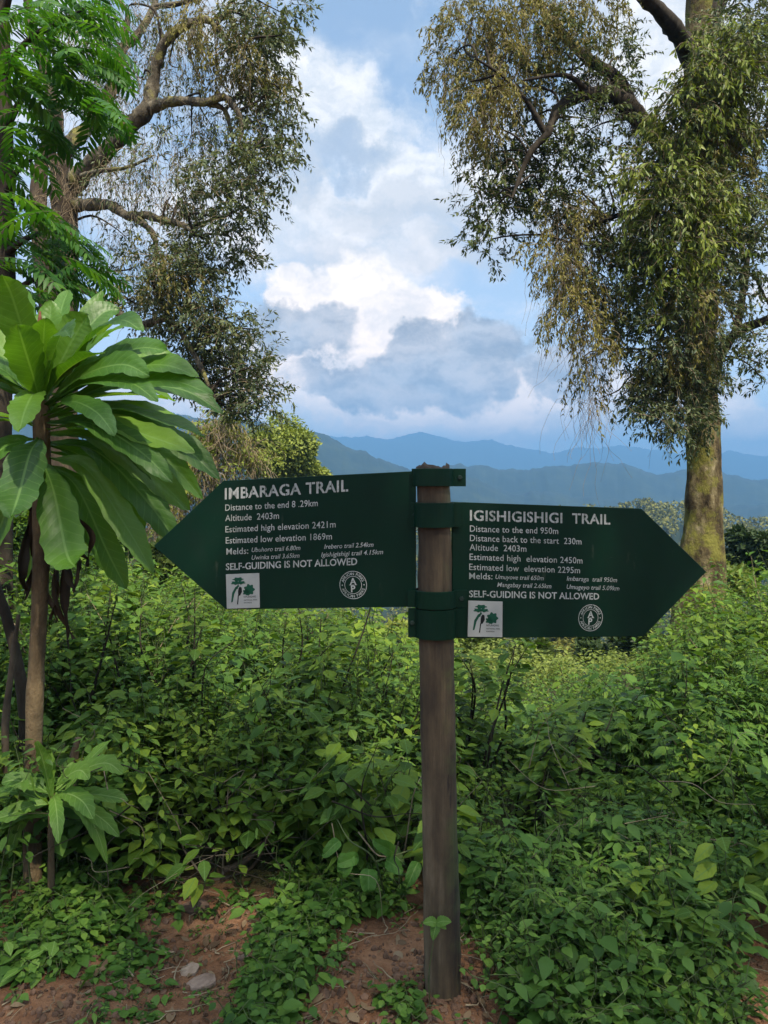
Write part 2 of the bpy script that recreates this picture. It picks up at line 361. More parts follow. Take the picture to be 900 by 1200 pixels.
def build_ground():
    az = np.concatenate([np.linspace(-40, 40, 640), np.linspace(41.5, 318.5, 130)]) * math.pi / 180
    r = np.concatenate([[0.02], np.geomspace(.5, 6, 150), np.geomspace(6.15, 100, 90), np.geomspace(103, 4200, 210)])
    A, RR = np.meshgrid(az, r); X = RR * np.sin(A); Y = RR * np.cos(A)
    Z = base_h(X, Y)
    nr, na = X.shape
    i = np.arange(nr - 1)[:, None]; j = np.arange(na)[None]
    q = np.stack([i * na + j, i * na + (j + 1) % na, (i + 1) * na + (j + 1) % na, (i + 1) * na + j], -1).reshape(-1, 4)[:, ::-1]
    m, t, out = new_mat('earth')
    pos = t.n('ShaderNodeNewGeometry').outputs['Position']; sp = t.n('ShaderNodeSeparateXYZ'); t.l(pos, sp.inputs[0])
    n1 = t.noise(pos, 3.0, 8, .65); n2 = t.noise(pos, 22.0, 7, .7); n3 = t.noise(pos, 90.0, 4, .7)
    c = t.ramp(t.m('ADD', t.m('MULTIPLY', n1, .55), t.m('MULTIPLY', n2, .5)), [(.33, (.062, .029, .015)), (.50, (.150, .072, .038)), (.62, (.22, .115, .064)), (.75, (.30, .185, .115))])
    litter = t.mr(n3, .60, .72); c = t.mix(t.m('MULTIPLY', litter, .5), c, (.07, .045, .03))
    dist = t.v('LENGTH', pos)
    hum = t.mr(t.m('ADD', sp.outputs[1], t.m('MULTIPLY', n1, .8)), 3.45, 3.75)
    c = t.mix(hum, c, t.ramp(n2, [(.3, (.02, .022, .010)), (.6, (.05, .05, .02)), (.8, (.09, .08, .03))]))
    wood = t.ramp(t.noise(pos, .035, 8, .7), [(.3, (.010, .018, .014)), (.5, (.016, .026, .018)), (.7, (.028, .040, .022))])
    c = t.mix(t.mr(dist, 18, 60), c, wood)
    bh = t.m('ADD', t.m('MULTIPLY', n2, .6), t.m('MULTIPLY', n3, .35))
    bp = t.n('ShaderNodeBump'); bp.inputs['Strength'].default_value = .85; bp.inputs['Distance'].default_value = .03; t.l(bh, bp.inputs['Height'])
    pb = t.n('ShaderNodeBsdfPrincipled'); pb.inputs['Roughness'].default_value = .95; pb.inputs['Specular IOR Level'].default_value = .15
    t.l(c, pb.inputs['Base Color']); t.l(bp.outputs[0], pb.inputs['Normal']); t.l(pb.outputs[0], out.inputs[0])
    mb = MB(); mb.add(np.stack([X, Y, Z], -1), q)
    o = mb.build('ground', m); o['kind'] = 'structure'
    return Z
zmin = float(build_ground().min())

# ------------------------------------------------------------------ haze
def build_haze():
    x0, x1, y0, y1, z0, z1 = -3300, 3300, -4300, 4300, zmin - 1.5, 236.0
    x0, x1 = -4300, 4300
    V = [(x, y, z) for z in (z0, z1) for x, y in ((x0, y0), (x1, y0), (x1, y1), (x0, y1))]
    Fc = [(3, 2, 1, 0), (4, 5, 6, 7), (0, 1, 5, 4), (1, 2, 6, 5), (2, 3, 7, 6), (3, 0, 4, 7)]
    m, t, out = new_mat('haze_air'); pv = t.n('ShaderNodeVolumePrincipled')
    pv.inputs['Color'].default_value = (.155, .355, .66, 1); pv.inputs['Density'].default_value = .00072; pv.inputs['Anisotropy'].default_value = 0.0
    t.l(pv.outputs[0], out.inputs['Volume'])
    mb = MB(); mb.add(V, Fc); o = mb.build('haze', m, smooth=False); o['kind'] = 'stuff'
build_haze()

# ------------------------------------------------------------------ signpost
PY = 2.43
post_base = P(519, 1172, PY); post_top = P(507, 545, PY)
sign = empty('signpost', (post_base[0], PY, 0), 'wooden signpost carrying two dark green arrow boards with white lettering', 'signpost')
bpy.context.view_layer.update()

def post_axis(z):
    u = (z - post_base[2]) / (post_top[2] - post_base[2]); return post_base + (post_top - post_base) * u

def wood_mat():
    m, t, out = new_mat('weathered_post_wood')
    pos = t.n('ShaderNodeNewGeometry').outputs['Position']
    g = t.noise(t.v('MULTIPLY', pos, (1, 1, .06)), 60, 6, .65); b = t.noise(t.v('MULTIPLY', pos, (1, 1, .35)), 7, 6, .6)
    c = t.ramp(t.m('ADD', t.m('MULTIPLY', g, .26), t.m('MULTIPLY', b, .78)), [(.36, (.012, .008, .005)), (.46, (.034, .023, .012)), (.56, (.072, .051, .028)), (.70, (.16, .125, .078))])
    sp = t.n('ShaderNodeSeparateXYZ'); t.l(pos, sp.inputs[0])
    alg = t.m('MULTIPLY', t.mr(t.noise(pos, 5, 5, .6), .46, .62), t.mr(sp.outputs[0], .175, .225)); c = t.mix(t.m('MULTIPLY', alg, .6), c, (.06, .075, .02))
    c = t.mix(t.mr(sp.outputs[2], 1.715, 1.74), c, (.012, .008, .006))                  # rotten dark end grain
    crack = t.mr(t.noise(t.v('MULTIPLY', pos, (1, 1, .07)), 40, 4, .6), .61, .65); c = t.mix(t.m('MULTIPLY', crack, .75), c, (.012, .008, .006))
    bp = t.n('ShaderNodeBump'); bp.inputs['Strength'].default_value = .7; bp.inputs['Distance'].default_value = .006; t.l(t.m('SUBTRACT', g, t.m('MULTIPLY', crack, .5)), bp.inputs['Height'])
    pb = t.n('ShaderNodeBsdfPrincipled'); t.l(c, pb.inputs['Base Color']); pb.inputs['Roughness'].default_value = .85; t.l(bp.outputs[0], pb.inputs['Normal']); t.l(pb.outputs[0], out.inputs[0])
    return m
def build_post():
    mb = MB(); n, sd = 40, 24; g = np.random.default_rng(5)
    an = np.arange(sd) * 2 * math.pi / sd
    lump = 1 + .025 * np.cos(2 * an + .6) + .02 * np.cos(5 * an) + .012 * g.normal(size=sd)
    V = []
    zs = np.linspace(-.25, post_top[2] - .010, n)
    for k, z in enumerate(zs):
        c = post_axis(z); r = .0585 - .0045 * (z / 1.76) + .0012 * math.sin(z * 7)
        V.append(c + np.stack([np.cos(an) * r * lump, np.sin(an) * r * lump, np.zeros(sd)], 1) + g.normal(size=(sd, 3)) * .0011)
    V[-1][:, 2] += g.normal(size=sd) * .006
    top2 = V[-1].copy(); cc = top2.mean(0); top2 = cc + (top2 - cc) * .8; top2[:, 2] += .006 + g.normal(size=sd) * .004
    V = np.array(V + [top2]); m = len(V)
    i = np.arange(m - 1)[:, None]; j = np.arange(sd)[None]
    q = np.stack([i * sd + j, i * sd + (j + 1) % sd, (i + 1) * sd + (j + 1) % sd, (i + 1) * sd + j], -1).reshape(-1, 4)
    mb.add(V, q); mb.add(V[-1], [list(range(sd))])
    return mb.build('post', wood_mat(), sign)
build_post()

def paint_mat(name, col, rough=.42, dirt=.35):
    m, t, out = new_mat(name); pos = t.n('ShaderNodeNewGeometry').outputs['Position']
    n = t.noise(pos, 9, 6, .62); n2 = t.noise(t.v('MULTIPLY', pos, (1, 1, .25)), 30, 5, .6); c = t.mix(t.m('MULTIPLY', t.mr(n, .35, .7), dirt), col, tuple(x * .55 + .006 for x in col))
    scr = t.mr(t.noise(t.v('MULTIPLY', pos, (3.0, 3.0, 60.0)), 5.0, 4, .7), .70, .74); c = t.mix(t.m('MULTIPLY', scr, .5), c, (.09, .12, .10))
    c = t.mix(t.m('MULTIPLY', t.mr(n2, .64, .76), .22), c, (.10, .11, .08))
    pb = t.n('ShaderNodeBsdfPrincipled'); t.l(c, pb.inputs['Base Color']); pb.inputs['Specular IOR Level'].default_value = .12; t.l(t.mr(n, .3, .7, rough - .08, rough + .16), pb.inputs['Roughness'])
    bp = t.n('ShaderNodeBump'); bp.inputs['Strength'].default_value = .12; bp.inputs['Distance'].default_value = .004; t.l(t.noise(pos, 14, 4, .6), bp.inputs['Height']); t.l(bp.outputs[0], pb.inputs['Normal'])
    t.l(pb.outputs[0], out.inputs[0]); return m
M['green'] = paint_mat('dark_green_paint', (.0018, .019, .0105), .5)
def worn_white():
    m, t, out = new_mat('stencilled_white_paint'); pos = t.n('ShaderNodeNewGeometry').outputs['Position']
    w = t.mr(t.noise(pos, 130, 5, .7), .56, .66); w2 = t.mr(t.noise(pos, 14, 4, .6), .35, .7)
    c = t.mix(t.m('MULTIPLY', w, .7), t.mix(w2, (.42, .43, .41), (.27, .29, .27)), (.01, .03, .02))
    pb = t.n('ShaderNodeBsdfPrincipled'); t.l(c, pb.inputs['Base Color']); pb.inputs['Roughness'].default_value = .65; pb.inputs['Specular IOR Level'].default_value = .15; t.l(pb.outputs[0], out.inputs[0]); return m
M['white'] = worn_white()
M['plaque'] = paint_mat('off_white_plaque', (.36, .37, .345), .6, .3)
M['logo_green'] = paint_mat('logo_green', (.012, .07, .04), .6, .1)
M['logo_black'] = paint_mat('logo_black', (.012, .014, .014), .6, .1)
M['bolt'] = paint_mat('bolt_steel', (.02, .035, .03), .4, .5)

class Board:
    """plane of one arrow board: o = corner near the post, eu along the board (away from the post), ev up the board, en towards the viewer"""
    def __init__(s, near_top, near_bot, far_top):
        a, b, c = map(np.asarray, (near_top, near_bot, far_top))
        s.eu = nrm(c - a); v = a - b; v = v - s.eu * (v @ s.eu); s.ev = nrm(v)
        s.en = np.cross(s.eu, s.ev); s.en = s.en if s.en[1] < 0 else -s.en
        s.o = b
    def uv(s, px, py):
        d = np.array([(px - CX) / F, 1.0, -(py - HZ) / F]); cam0 = np.array([0, 0, EYE])
        k = ((s.o - cam0) @ s.en) / (d @ s.en); w = cam0 + d * k - s.o
        return np.array([w @ s.eu, w @ s.ev])
    def xyz(s, u, v, n=0.0): return s.o + s.eu * u + s.ev * v + s.en * n

D0 = 2.425
LB = Board(P(487, 552, D0), P(487, 711, D0), P(265, 563, D0 * 159 / 151))
RB = Board(P(530, 588, D0), P(530, 748, D0), P(752, 596, D0 * 160 / 150))

def prism(mb, board, pts, n0, n1, mat=0, bev=0.0):
    """polygon in board coordinates, extruded from n0 to n1 (front), with a small bevel on the front edge"""
    pts = np.asarray(pts, float); n = len(pts)
    area = .5 * np.sum(pts[:, 0] * np.roll(pts[:, 1], -1) - pts[:, 1] * np.roll(pts[:, 0], -1))
    if area < 0: pts = pts[::-1]
    if np.cross(board.eu, board.ev) @ board.en < 0: pts = pts[::-1]
    rings = [(pts, n0)]
    if bev:
        e = nrm(np.roll(pts, -1, 0) - pts); e0 = np.roll(e, 1, 0); sgn = 1 if np.cross(board.eu, board.ev) @ board.en > 0 else -1
        nn = lambda q: np.stack([-q[:, 1], q[:, 0]], 1) * sgn
        inn = pts + nrm(nn(e) + nn(e0)) * bev * 1.2
        rings += [(pts, n1 - bev), (inn, n1)]
    else: rings += [(pts, n1)]
    V = np.array([[board.xyz(u, v, h) for u, v in p] for p, h in rings]); m = len(V)
    i = np.arange(m - 1)[:, None]; j = np.arange(n)[None]
    q = np.stack([i * n + j, i * n + (j + 1) % n, (i + 1) * n + (j + 1) % n, (i + 1) * n + j], -1).reshape(-1, 4)
    b0 = mb.n; mb.add(V, q, None, mat)
    mb.Fq.append((np.array([list(range((m - 1) * n, m * n))]) + b0, mat)); mb.Fq.append((np.array([list(range(n))[::-1]]) + b0, mat))

def text_mesh(body, bold=.0, shear=0.0, spacing=1.0, slit=False):
    """flat triangulated lettering of the built-in font, normalised: x from 0 to w, cap height 1"""
    cu = bpy.data.curves.new('lettering', 'FONT'); cu.body = body; cu.size = 1.0; cu.offset = bold; cu.shear = shear; cu.space_character = spacing; cu.resolution_u = 3; cu.fill_mode = 'FRONT'
    ob = bpy.data.objects.new('lettering', cu); COL.objects.link(ob); dg = bpy.context.evaluated_depsgraph_get(); dg.update()
    me = bpy.data.meshes.new_from_object(ob.evaluated_get(dg)); bpy.data.objects.remove(ob); bpy.data.curves.remove(cu)
    bm = bmesh.new(); bm.from_mesh(me); bpy.data.meshes.remove(me)
    if slit:
        seen = set(); isl = []
        for v in list(bm.verts):
            if v in seen: continue
            st, comp = [v], []
            seen.add(v)
            while st:
                q = st.pop(); comp.append(q)
                for e in q.link_edges:
                    w = e.other_vert(q)
                    if w not in seen: seen.add(w); st.append(w)
            xs = [q.co.x for q in comp]; isl.append((min(xs), max(xs)))
        for k, (a, b) in enumerate(isl):
            if b - a < .3 or b - a > .74: continue
            c = a + (b - a) * (.36 if k % 2 else .62); hw = .020
            for x in (c - hw, c + hw):
                bmesh.ops.bisect_plane(bm, geom=bm.verts[:] + bm.edges[:] + bm.faces[:], plane_co=(x, 0, 0), plane_no=(1, 0, 0))
            dead = [f for f in bm.faces if c - hw < f.calc_center_median().x < c + hw]
            bmesh.ops.delete(bm, geom=dead, context='FACES')
    bmesh.ops.triangulate(bm, faces=bm.faces[:]); bm.verts.index_update()
    V = np.array([v.co[:] for v in bm.verts]); T = np.array([[v.index for v in f.verts] for f in bm.faces]); bm.free()
    return V[:, :2], T
CAP = None
def put_text(mb, board, body, a, b, cap_px, n, bold=.01, shear=0.0, slit=False, spacing=1.0, mat=0):
    """text whose baseline runs from photo pixel a to b on the board"""
    global CAP
    if CAP is None:
        v, _ = text_mesh('H'); CAP = v[:, 1].max()
    V, T = text_mesh(body, bold, shear, spacing, slit)
    x0, x1 = V[:, 0].min(), V[:, 0].max(); A, B = board.uv(*a), board.uv(*b)
    up = board.uv(a[0], a[1] - cap_px) - A; along = (B - A) / (x1 - x0)
    uv = A + (V[:, :1] - x0) * along + V[:, 1:] / CAP * up
    mb.add([board.xyz(u, v, n) for u, v in uv], T, None, mat)

def ring(mb, board, c, r0, r1, n, seg=56):
    an = np.arange(seg) * 2 * math.pi / seg
    V = [board.xyz(c[0] + r * math.cos(a), c[1] + r * math.sin(a), n) for r in (r0, r1) for a in an]; j = np.arange(seg)
    mb.add(V, np.stack([j, (j + 1) % seg, seg + (j + 1) % seg, seg + j], 1))

def glyph(mb, board, ch, c, h, ang, n, sgn, bold=.01):
    V, T = text_mesh(ch, bold); V = V / CAP * h; V[:, 0] -= V[:, 0].mean(); V[:, 1] -= h / 2
    ca, sa = math.cos(ang), math.sin(ang); x = V[:, 0] * ca - V[:, 1] * sa; y = V[:, 0] * sa + V[:, 1] * ca
    mb.add([board.xyz(c[0] + sgn * a, c[1] + b, n) for a, b in zip(x, y)], T)

TH = .012      # board half depth in front
def build_board(board, corners_far, point, lines, plaque, emblem, label):
    near_t, near_b, ft, fb, pt = [board.uv(*c) for c in (corners_far[0], corners_far[1], corners_far[2], corners_far[3], point)]
    mb = MB(); prism(mb, board, [near_b, near_t, ft, pt, fb], -.010, .0, 0, .0016)
    bo = mb.build('arrow_board', M['green'], sign, smooth=False)
    bo['label'] = label
    sgn = 1 if board is RB else -1
    def sub(mb, name, mats):
        o = mb.build(name, mats, None, smooth=False, origin=(sign.location.x, sign.location.y, 0)); o.location = (0, 0, 0); o.parent = bo; return o
    # board origin sits at the signpost's base, so children share it
    tm = MB()
    for (body, a, b, cap, kind) in lines:
        st = dict(title=dict(bold=.020, slit=True, spacing=1.06), text=dict(bold=.004, spacing=1.04), it=dict(bold=.004, shear=.22), caps=dict(bold=.018, slit=True, spacing=1.03))[kind]
        put_text(tm, board, body, a, b, cap, .0006, **st)
    sub(tm, 'lettering', M['white'])
    # white plaque with the park emblem: flat-topped tree, leaning trunk, bird and a leafy sprig above three caption lines
    q = [board.uv(*c) for c in plaque]; pm = MB(); prism(pm, board, q, 0, .0022, 0, .0005); sub(pm, 'logo_plaque', M['plaque'])
    lo = MB(); o0, ux, uy = q[3], q[2] - q[3], q[0] - q[3]
    B2 = lambda x, y: o0 + ux * x + uy * y
    def poly(pts, mat): prism(lo, board, [B2(*p) for p in pts], .0022, .0028, mat)
    def lobes(cx, cy, rx, ry, k, am, mat, ph=0):
        poly([(cx + rx * (1 + am * math.cos(k * a + ph)) * math.cos(a), cy + ry * (1 + am * math.cos(k * a + ph)) * math.sin(a)) for a in np.arange(40) * 2 * math.pi / 40], mat)
    lobes(.37, .84, .15, .055, 6, .18, 0); lobes(.28, .74, .12, .05, 5, .2, 0, 1); lobes(.46, .74, .12, .045, 5, .2, 0, 2)
    poly([(.14, .18), (.19, .20), (.24, .42), (.33, .58), (.40, .64), (.38, .68), (.28, .62), (.18, .46)], 0)
    poly([(.35, .56), (.39, .74), (.36, .74), (.32, .56)], 0)
    lobes(.70, .53, .15, .15, 7, .16, 0); lobes(.60, .46, .09, .08, 5, .2, 0)
    poly([(.36, .36), (.42, .37), (.48, .48), (.47, .60), (.42, .63), (.38, .59), (.36, .50)], 1)
    poly([(.32, .12), (.35, .12), (.38, .38), (.35, .38)], 1)
    for k, (w, y, h, body) in enumerate(((.36, .30, .05, 'NYUNGWE'), (.40, .215, .035, 'NATIONAL PARK'), (.24, .14, .035, 'RWANDA'))):
        V, T = text_mesh(body, .01); V = V.copy(); x0, x1 = V[:, 0].min(), V[:, 0].max()
        uv = [B2(.53 + (x - x0) / (x1 - x0) * w, y + yy / CAP * h) for x, yy in V]; lo.add([board.xyz(u, v, .0026) for u, v in uv], T, None, 1)
    sub(lo, 'logo', [M['logo_green'], M['logo_black']])
    # round emblem
    c = board.uv(*emblem[:2]); r = abs(board.uv(emblem[0], emblem[1] - emblem[2])[1] - c[1]); em = MB(); n = .0006
    ring(em, board, c, r * .955, r, n); ring(em, board, c, r * .60, r * .635, n)
    for body, ctr, flip in (('AFRICAN PARKS', 90, 1), ('AFRICAN PARKS', 270, -1)):
        for k, ch in enumerate(body):
            if ch == ' ': continue
            a = R(ctr + flip * (6 - k) * 11.2); glyph(em, board, ch, (c[0] + sgn * math.cos(a) * r * .795, c[1] + math.sin(a) * r * .795), r * .19, a - R(90) * flip, n, sgn)
    for s_ in (-1, 1): ring(em, board, (c[0] + s_ * r * .795, c[1]), 0.0001, r * .045, n, 10)
    glyph(em, board, 'A', (c[0], c[1] + r * .26), r * .46, 0, n, sgn, .02); glyph(em, board, 'P', (c[0], c[1] - r * .27), r * .46, 0, n, sgn, .02)
    prism(em, board, [c + (-r * .30, -.012 * r), c + (r * .30, -.012 * r), c + (r * .30, .012 * r), c + (-r * .30, .012 * r)], 0, n)
    sub(em, 'emblem', M['white'])

build_board(LB, [(487, 552), (487, 711), (262, 563.2), (265, 714.3)], (180, 640), [
    ('IMBARAGA TRAIL', (263.5, 585), (408, 575.5), 12.5, 'title'),
    ('Distance to the end 8 .29km', (264, 598.6), (372.4, 593.0), 7.3, 'text'),
    ('Altitude  2403m', (264, 610.8), (327, 607.8), 7.3, 'text'),
    ('Estimated high elevation 2421m', (264.2, 624), (393.4, 618), 7.3, 'text'),
    ('Estimated low elevation 1869m', (264.6, 637), (389, 632), 7.3, 'text'),
    ('Melds:', (265.4, 650), (291, 648.8), 7.3, 'text'),
    ('Ubuhoro trail 6.80m', (295, 647), (352, 644.4), 5.2, 'it'), ('Uwinka trail 3.65km', (295, 656), (351, 653.4), 5.2, 'it'),
    ('Irebero trail 2.54km', (380, 643.2), (437.7, 640.6), 5.2, 'it'), ('Igishigishigi trail 4.15km', (376.4, 652.6), (449, 649.2), 5.2, 'it'),
    ('SELF-GUIDING IS NOT ALLOWED', (264.8, 668), (418.6, 661.8), 7.6, 'caps')],
    [(265, 673), (304, 671.5), (304.6, 712), (266, 713.4)], (413.9, 685.5, 16.5), 'green board pointing left, mounted higher on the post')
build_board(RB, [(530, 588), (530, 748), (752, 596), (754, 746)], (828, 670), [
    ('IGISHIGISHIGI  TRAIL', (550.6, 609.8), (715, 614.4), 11.8, 'title'),
    ('Distance to the end 950m', (550.6, 623), (654, 625.8), 7.3, 'text'),
    ('Distance back to the start  230m', (550.6, 634), (681.3, 638), 7.3, 'text'),
    ('Altitude  2403m', (550.2, 644.8), (616.8, 646.6), 7.3, 'text'),
    ('Estimated high  elevation 2450m', (550.2, 656), (682.5, 660.4), 7.3, 'text'),
    ('Estimated low  elevation 2295m', (549.8, 667.8), (679.6, 671.8), 7.3, 'text'),
    ('Melds:', (549.8, 678.4), (577, 679), 7.3, 'text'),
    ('Umuyove trail 650m', (580.6, 678.4), (637, 680), 5.2, 'it'), ('Mangabay trail 2.65km', (582.6, 687.6), (646, 689.4), 5.2, 'it'),
    ('Imbaraga  trail 950m', (664, 680.4), (723, 682.2), 5.2, 'it'), ('Umugeyo trail 5.09km', (664, 690), (725.7, 692), 5.2, 'it'),
    ('SELF-GUIDING IS NOT ALLOWED', (549.8, 699.6), (702, 702.6), 7.6, 'caps')],
    [(548.6, 703.8), (588.8, 705), (588.4, 746.6), (547.8, 746)], (692, 724, 15.7), 'green board pointing right, mounted lower on the post')

def strap(y_top, y_bot, x_left, x_right, bolt_x):
    """steel band bent round the front of the post with a flat ear on each side, and its back half"""
    zt = EYE - (y_top - HZ) / F * 2.40; zb = EYE - (y_bot - HZ) / F * 2.40; zc = (zt + zb) / 2; c = post_axis(zc); r = .0625
    xl = (x_left - CX) / F * 2.41; xr = (x_right - CX) / F * 2.41; yo = c[1] - .012
    path = [(xl, yo)] + [(c[0] - r * math.cos(a), c[1] - .012 - (r - .008) * math.sin(a)) for a in np.linspace(0.05, math.pi - .05, 18)] + [(xr, yo)]
    path = np.array(path); t = np.gradient(path, axis=0); t = t / np.linalg.norm(t, axis=1)[:, None]; nn = np.stack([t[:, 1], -t[:, 0]], 1); th = .0045
    prof = [(0, zb), (th, zb + .001), (th, zt - .001), (0, zt)]
    V = np.array([[(p[0] + n_[0] * d, p[1] + n_[1] * d, z) for d, z in prof] for p, n_ in zip(path, nn)]); m = len(V)
    i = np.arange(m - 1)[:, None]; j = np.arange(4)[None]
    q = np.stack([i * 4 + j, i * 4 + (j + 1) % 4, (i + 1) * 4 + (j + 1) % 4, (i + 1) * 4 + j], -1).reshape(-1, 4)
    mb = MB(); mb.add(V, q); mb.add(V[0][::-1], [[0, 1, 2, 3]]); mb.add(V[-1], [[0, 1, 2, 3]])
    an = np.linspace(0, math.pi, 16); Vb = np.array([[(c[0] + rr * math.cos(a), c[1] + .004 + rr * math.sin(a), z) for rr, z in ((r, zb), (r + .004, zb), (r + .004, zt), (r, zt))] for a in an])
    m = len(Vb); i = np.arange(m - 1)[:, None]; mb.add(Vb, np.stack([i * 4 + j, i * 4 + (j + 1) % 4, (i + 1) * 4 + (j + 1) % 4, (i + 1) * 4 + j], -1).reshape(-1, 4))
    st = mb.build('strap', M['green'], sign, smooth=False)
    for bx in bolt_x:
        b = MB(); x = (bx - CX) / F * 2.41; a6 = np.arange(6) * math.pi / 3
        rings = [[(x + rr * math.cos(a), yo - h, zc + rr * math.sin(a)) for a in a6] for rr, h in ((.008, .004), (.008, .010), (.0065, .0115))]
        rings = np.array(rings); i = np.arange(2)[:, None]; j6 = np.arange(6)[None]
        b.add(rings, np.stack([i * 6 + j6, i * 6 + (j6 + 1) % 6, (i + 1) * 6 + (j6 + 1) % 6, (i + 1) * 6 + j6], -1).reshape(-1, 4)); b.add(rings[-1], [[5, 4, 3, 2, 1, 0]])
        o = b.build('bolt', M['bolt'], None, smooth=False, origin=(sign.location.x, sign.location.y, 0)); o.location = (0, 0, 0); o.parent = st
strap(549, 570, 483, 546, (539,))
strap(589, 618, 482, 541, (486.5,))
strap(692, 712.5, 478, 547, (541,))
strap(713.5, 748, 478.5, 545, (483,))

# ------------------------------------------------------------------ tree builders
def sprays(lm, tm, centers, n_per, steps=9, seg=.075, leaf=(.09, .024), droop=.5, g=None, fine=False, mat=0, tmat=0, spread=1.0, per=2, tw=.004, hang=.55):
    """drooping leafy twigs filling the given balls; centers rows: x, y, z, radius"""
    g = g or rng; C = np.asarray(centers, float); n_per = np.broadcast_to(n_per, (len(C),)).astype(int)
    C = np.repeat(C, n_per, axis=0); n = len(C)
    if n == 0: return
    o = nrm(g.normal(size=(n, 3))) * (g.random((n, 1)) ** .45) * C[:, 3:4] * spread
    p = C[:, :3] + o; d = nrm(o * np.array([1, 1, .4]) + g.normal(size=(n, 3)) * .35 * C[:, 3:4] + np.array([0, 0, .15]) * C[:, 3:4])
    sg = seg * g.uniform(.6, 1.35, n)[:, None]; path = [p]
    for k in range(steps):
        d = nrm(d + np.array([0, 0, -droop]) * (.35 + .12 * k) + g.normal(size=(n, 3)) * .16); p = p + d * sg; path.append(p)
    path = np.stack(path, 1); tubes(tm, path, tw, tw * .4, 3, tmat)
    for rep in range(per):
        k = np.arange(1, steps + 1); B = path[:, k].reshape(-1, 3); T = nrm((path[:, k] - path[:, k - 1])).reshape(-1, 3); m = len(B)
        keep = g.random(m) < .88; B, T = B[keep], T[keep]; m = len(B)
        side = nrm(np.cross(T, g.normal(size=(m, 3))))
        D = nrm(T * .55 + side * .75 + np.array([0, 0, -hang])); N = nrm(np.array([0, 0, 1.0]) + g.normal(size=(m, 3)) * .55)
        B = B + g.normal(size=(m, 3)) * seg * .25
        L = leaf[0] * g.uniform(.6, 1.25, m); leaves(lm, B, D, N, L, L * (leaf[1] / leaf[0]) * g.uniform(.8, 1.2, m), g.uniform(.05, .3, m), fine, mat)

def strands(tm, centers, n_per, length, g, r=.0022, mat=0, wig=.16, seg=8):
    C = np.repeat(np.asarray(centers, float), n_per, axis=0); n = len(C)
    p = C[:, :3] + nrm(g.normal(size=(n, 3))) * (g.random((n, 1)) ** .5) * C[:, 3:4]; L = length * g.uniform(.4, 1.2, (n, 1)) / seg; path = [p]; d = nrm(g.normal(size=(n, 3)) * .5 + np.array([0, 0, -.5]))
    for k in range(seg): d = nrm(d + np.array([0, 0, -.35]) + g.normal(size=(n, 3)) * wig * 2); p = p + d * L; path.append(p)
    tubes(tm, np.stack(path, 1), r, r * .5, 3, mat)

def feeders(mb, centers, skel, g, r=.022, mat=0, sag=.18):
    """a branch from the nearest limb point to every crown clump"""
    K = np.concatenate(skel)
    for c in centers:
        c = np.asarray(c[:3]); dd = np.linalg.norm(K - c, axis=1) + .6 * np.maximum(K[:, 2] - c[2], 0); a = K[np.argmin(dd)]; L = np.linalg.norm(c - a)
        if L < .15: continue
        b1 = a + (c - a) * .35 + np.array([0, 0, sag * L]) + g.normal(size=3) * .10 * L; b2 = a + (c - a) * .72 + np.array([0, 0, sag * .8 * L]) + g.normal(size=3) * .09 * L
        limb(mb, [a, b1, b2, c], [r * (.6 + .25 * L), r * .8, r * .5, r * .22], 6, 4, .12, mat, int(g.integers(1000)))

def balls(rows, Y, g, jit=.7):
    """rows: px, py, r_px [, dY]"""
    out = []
    for r in rows:
        y = Y + (r[3] if len(r) > 3 else g.uniform(-jit, jit)); p = P(r[0], r[1], y); out.append((*p, r[2] / F * y))
    return out

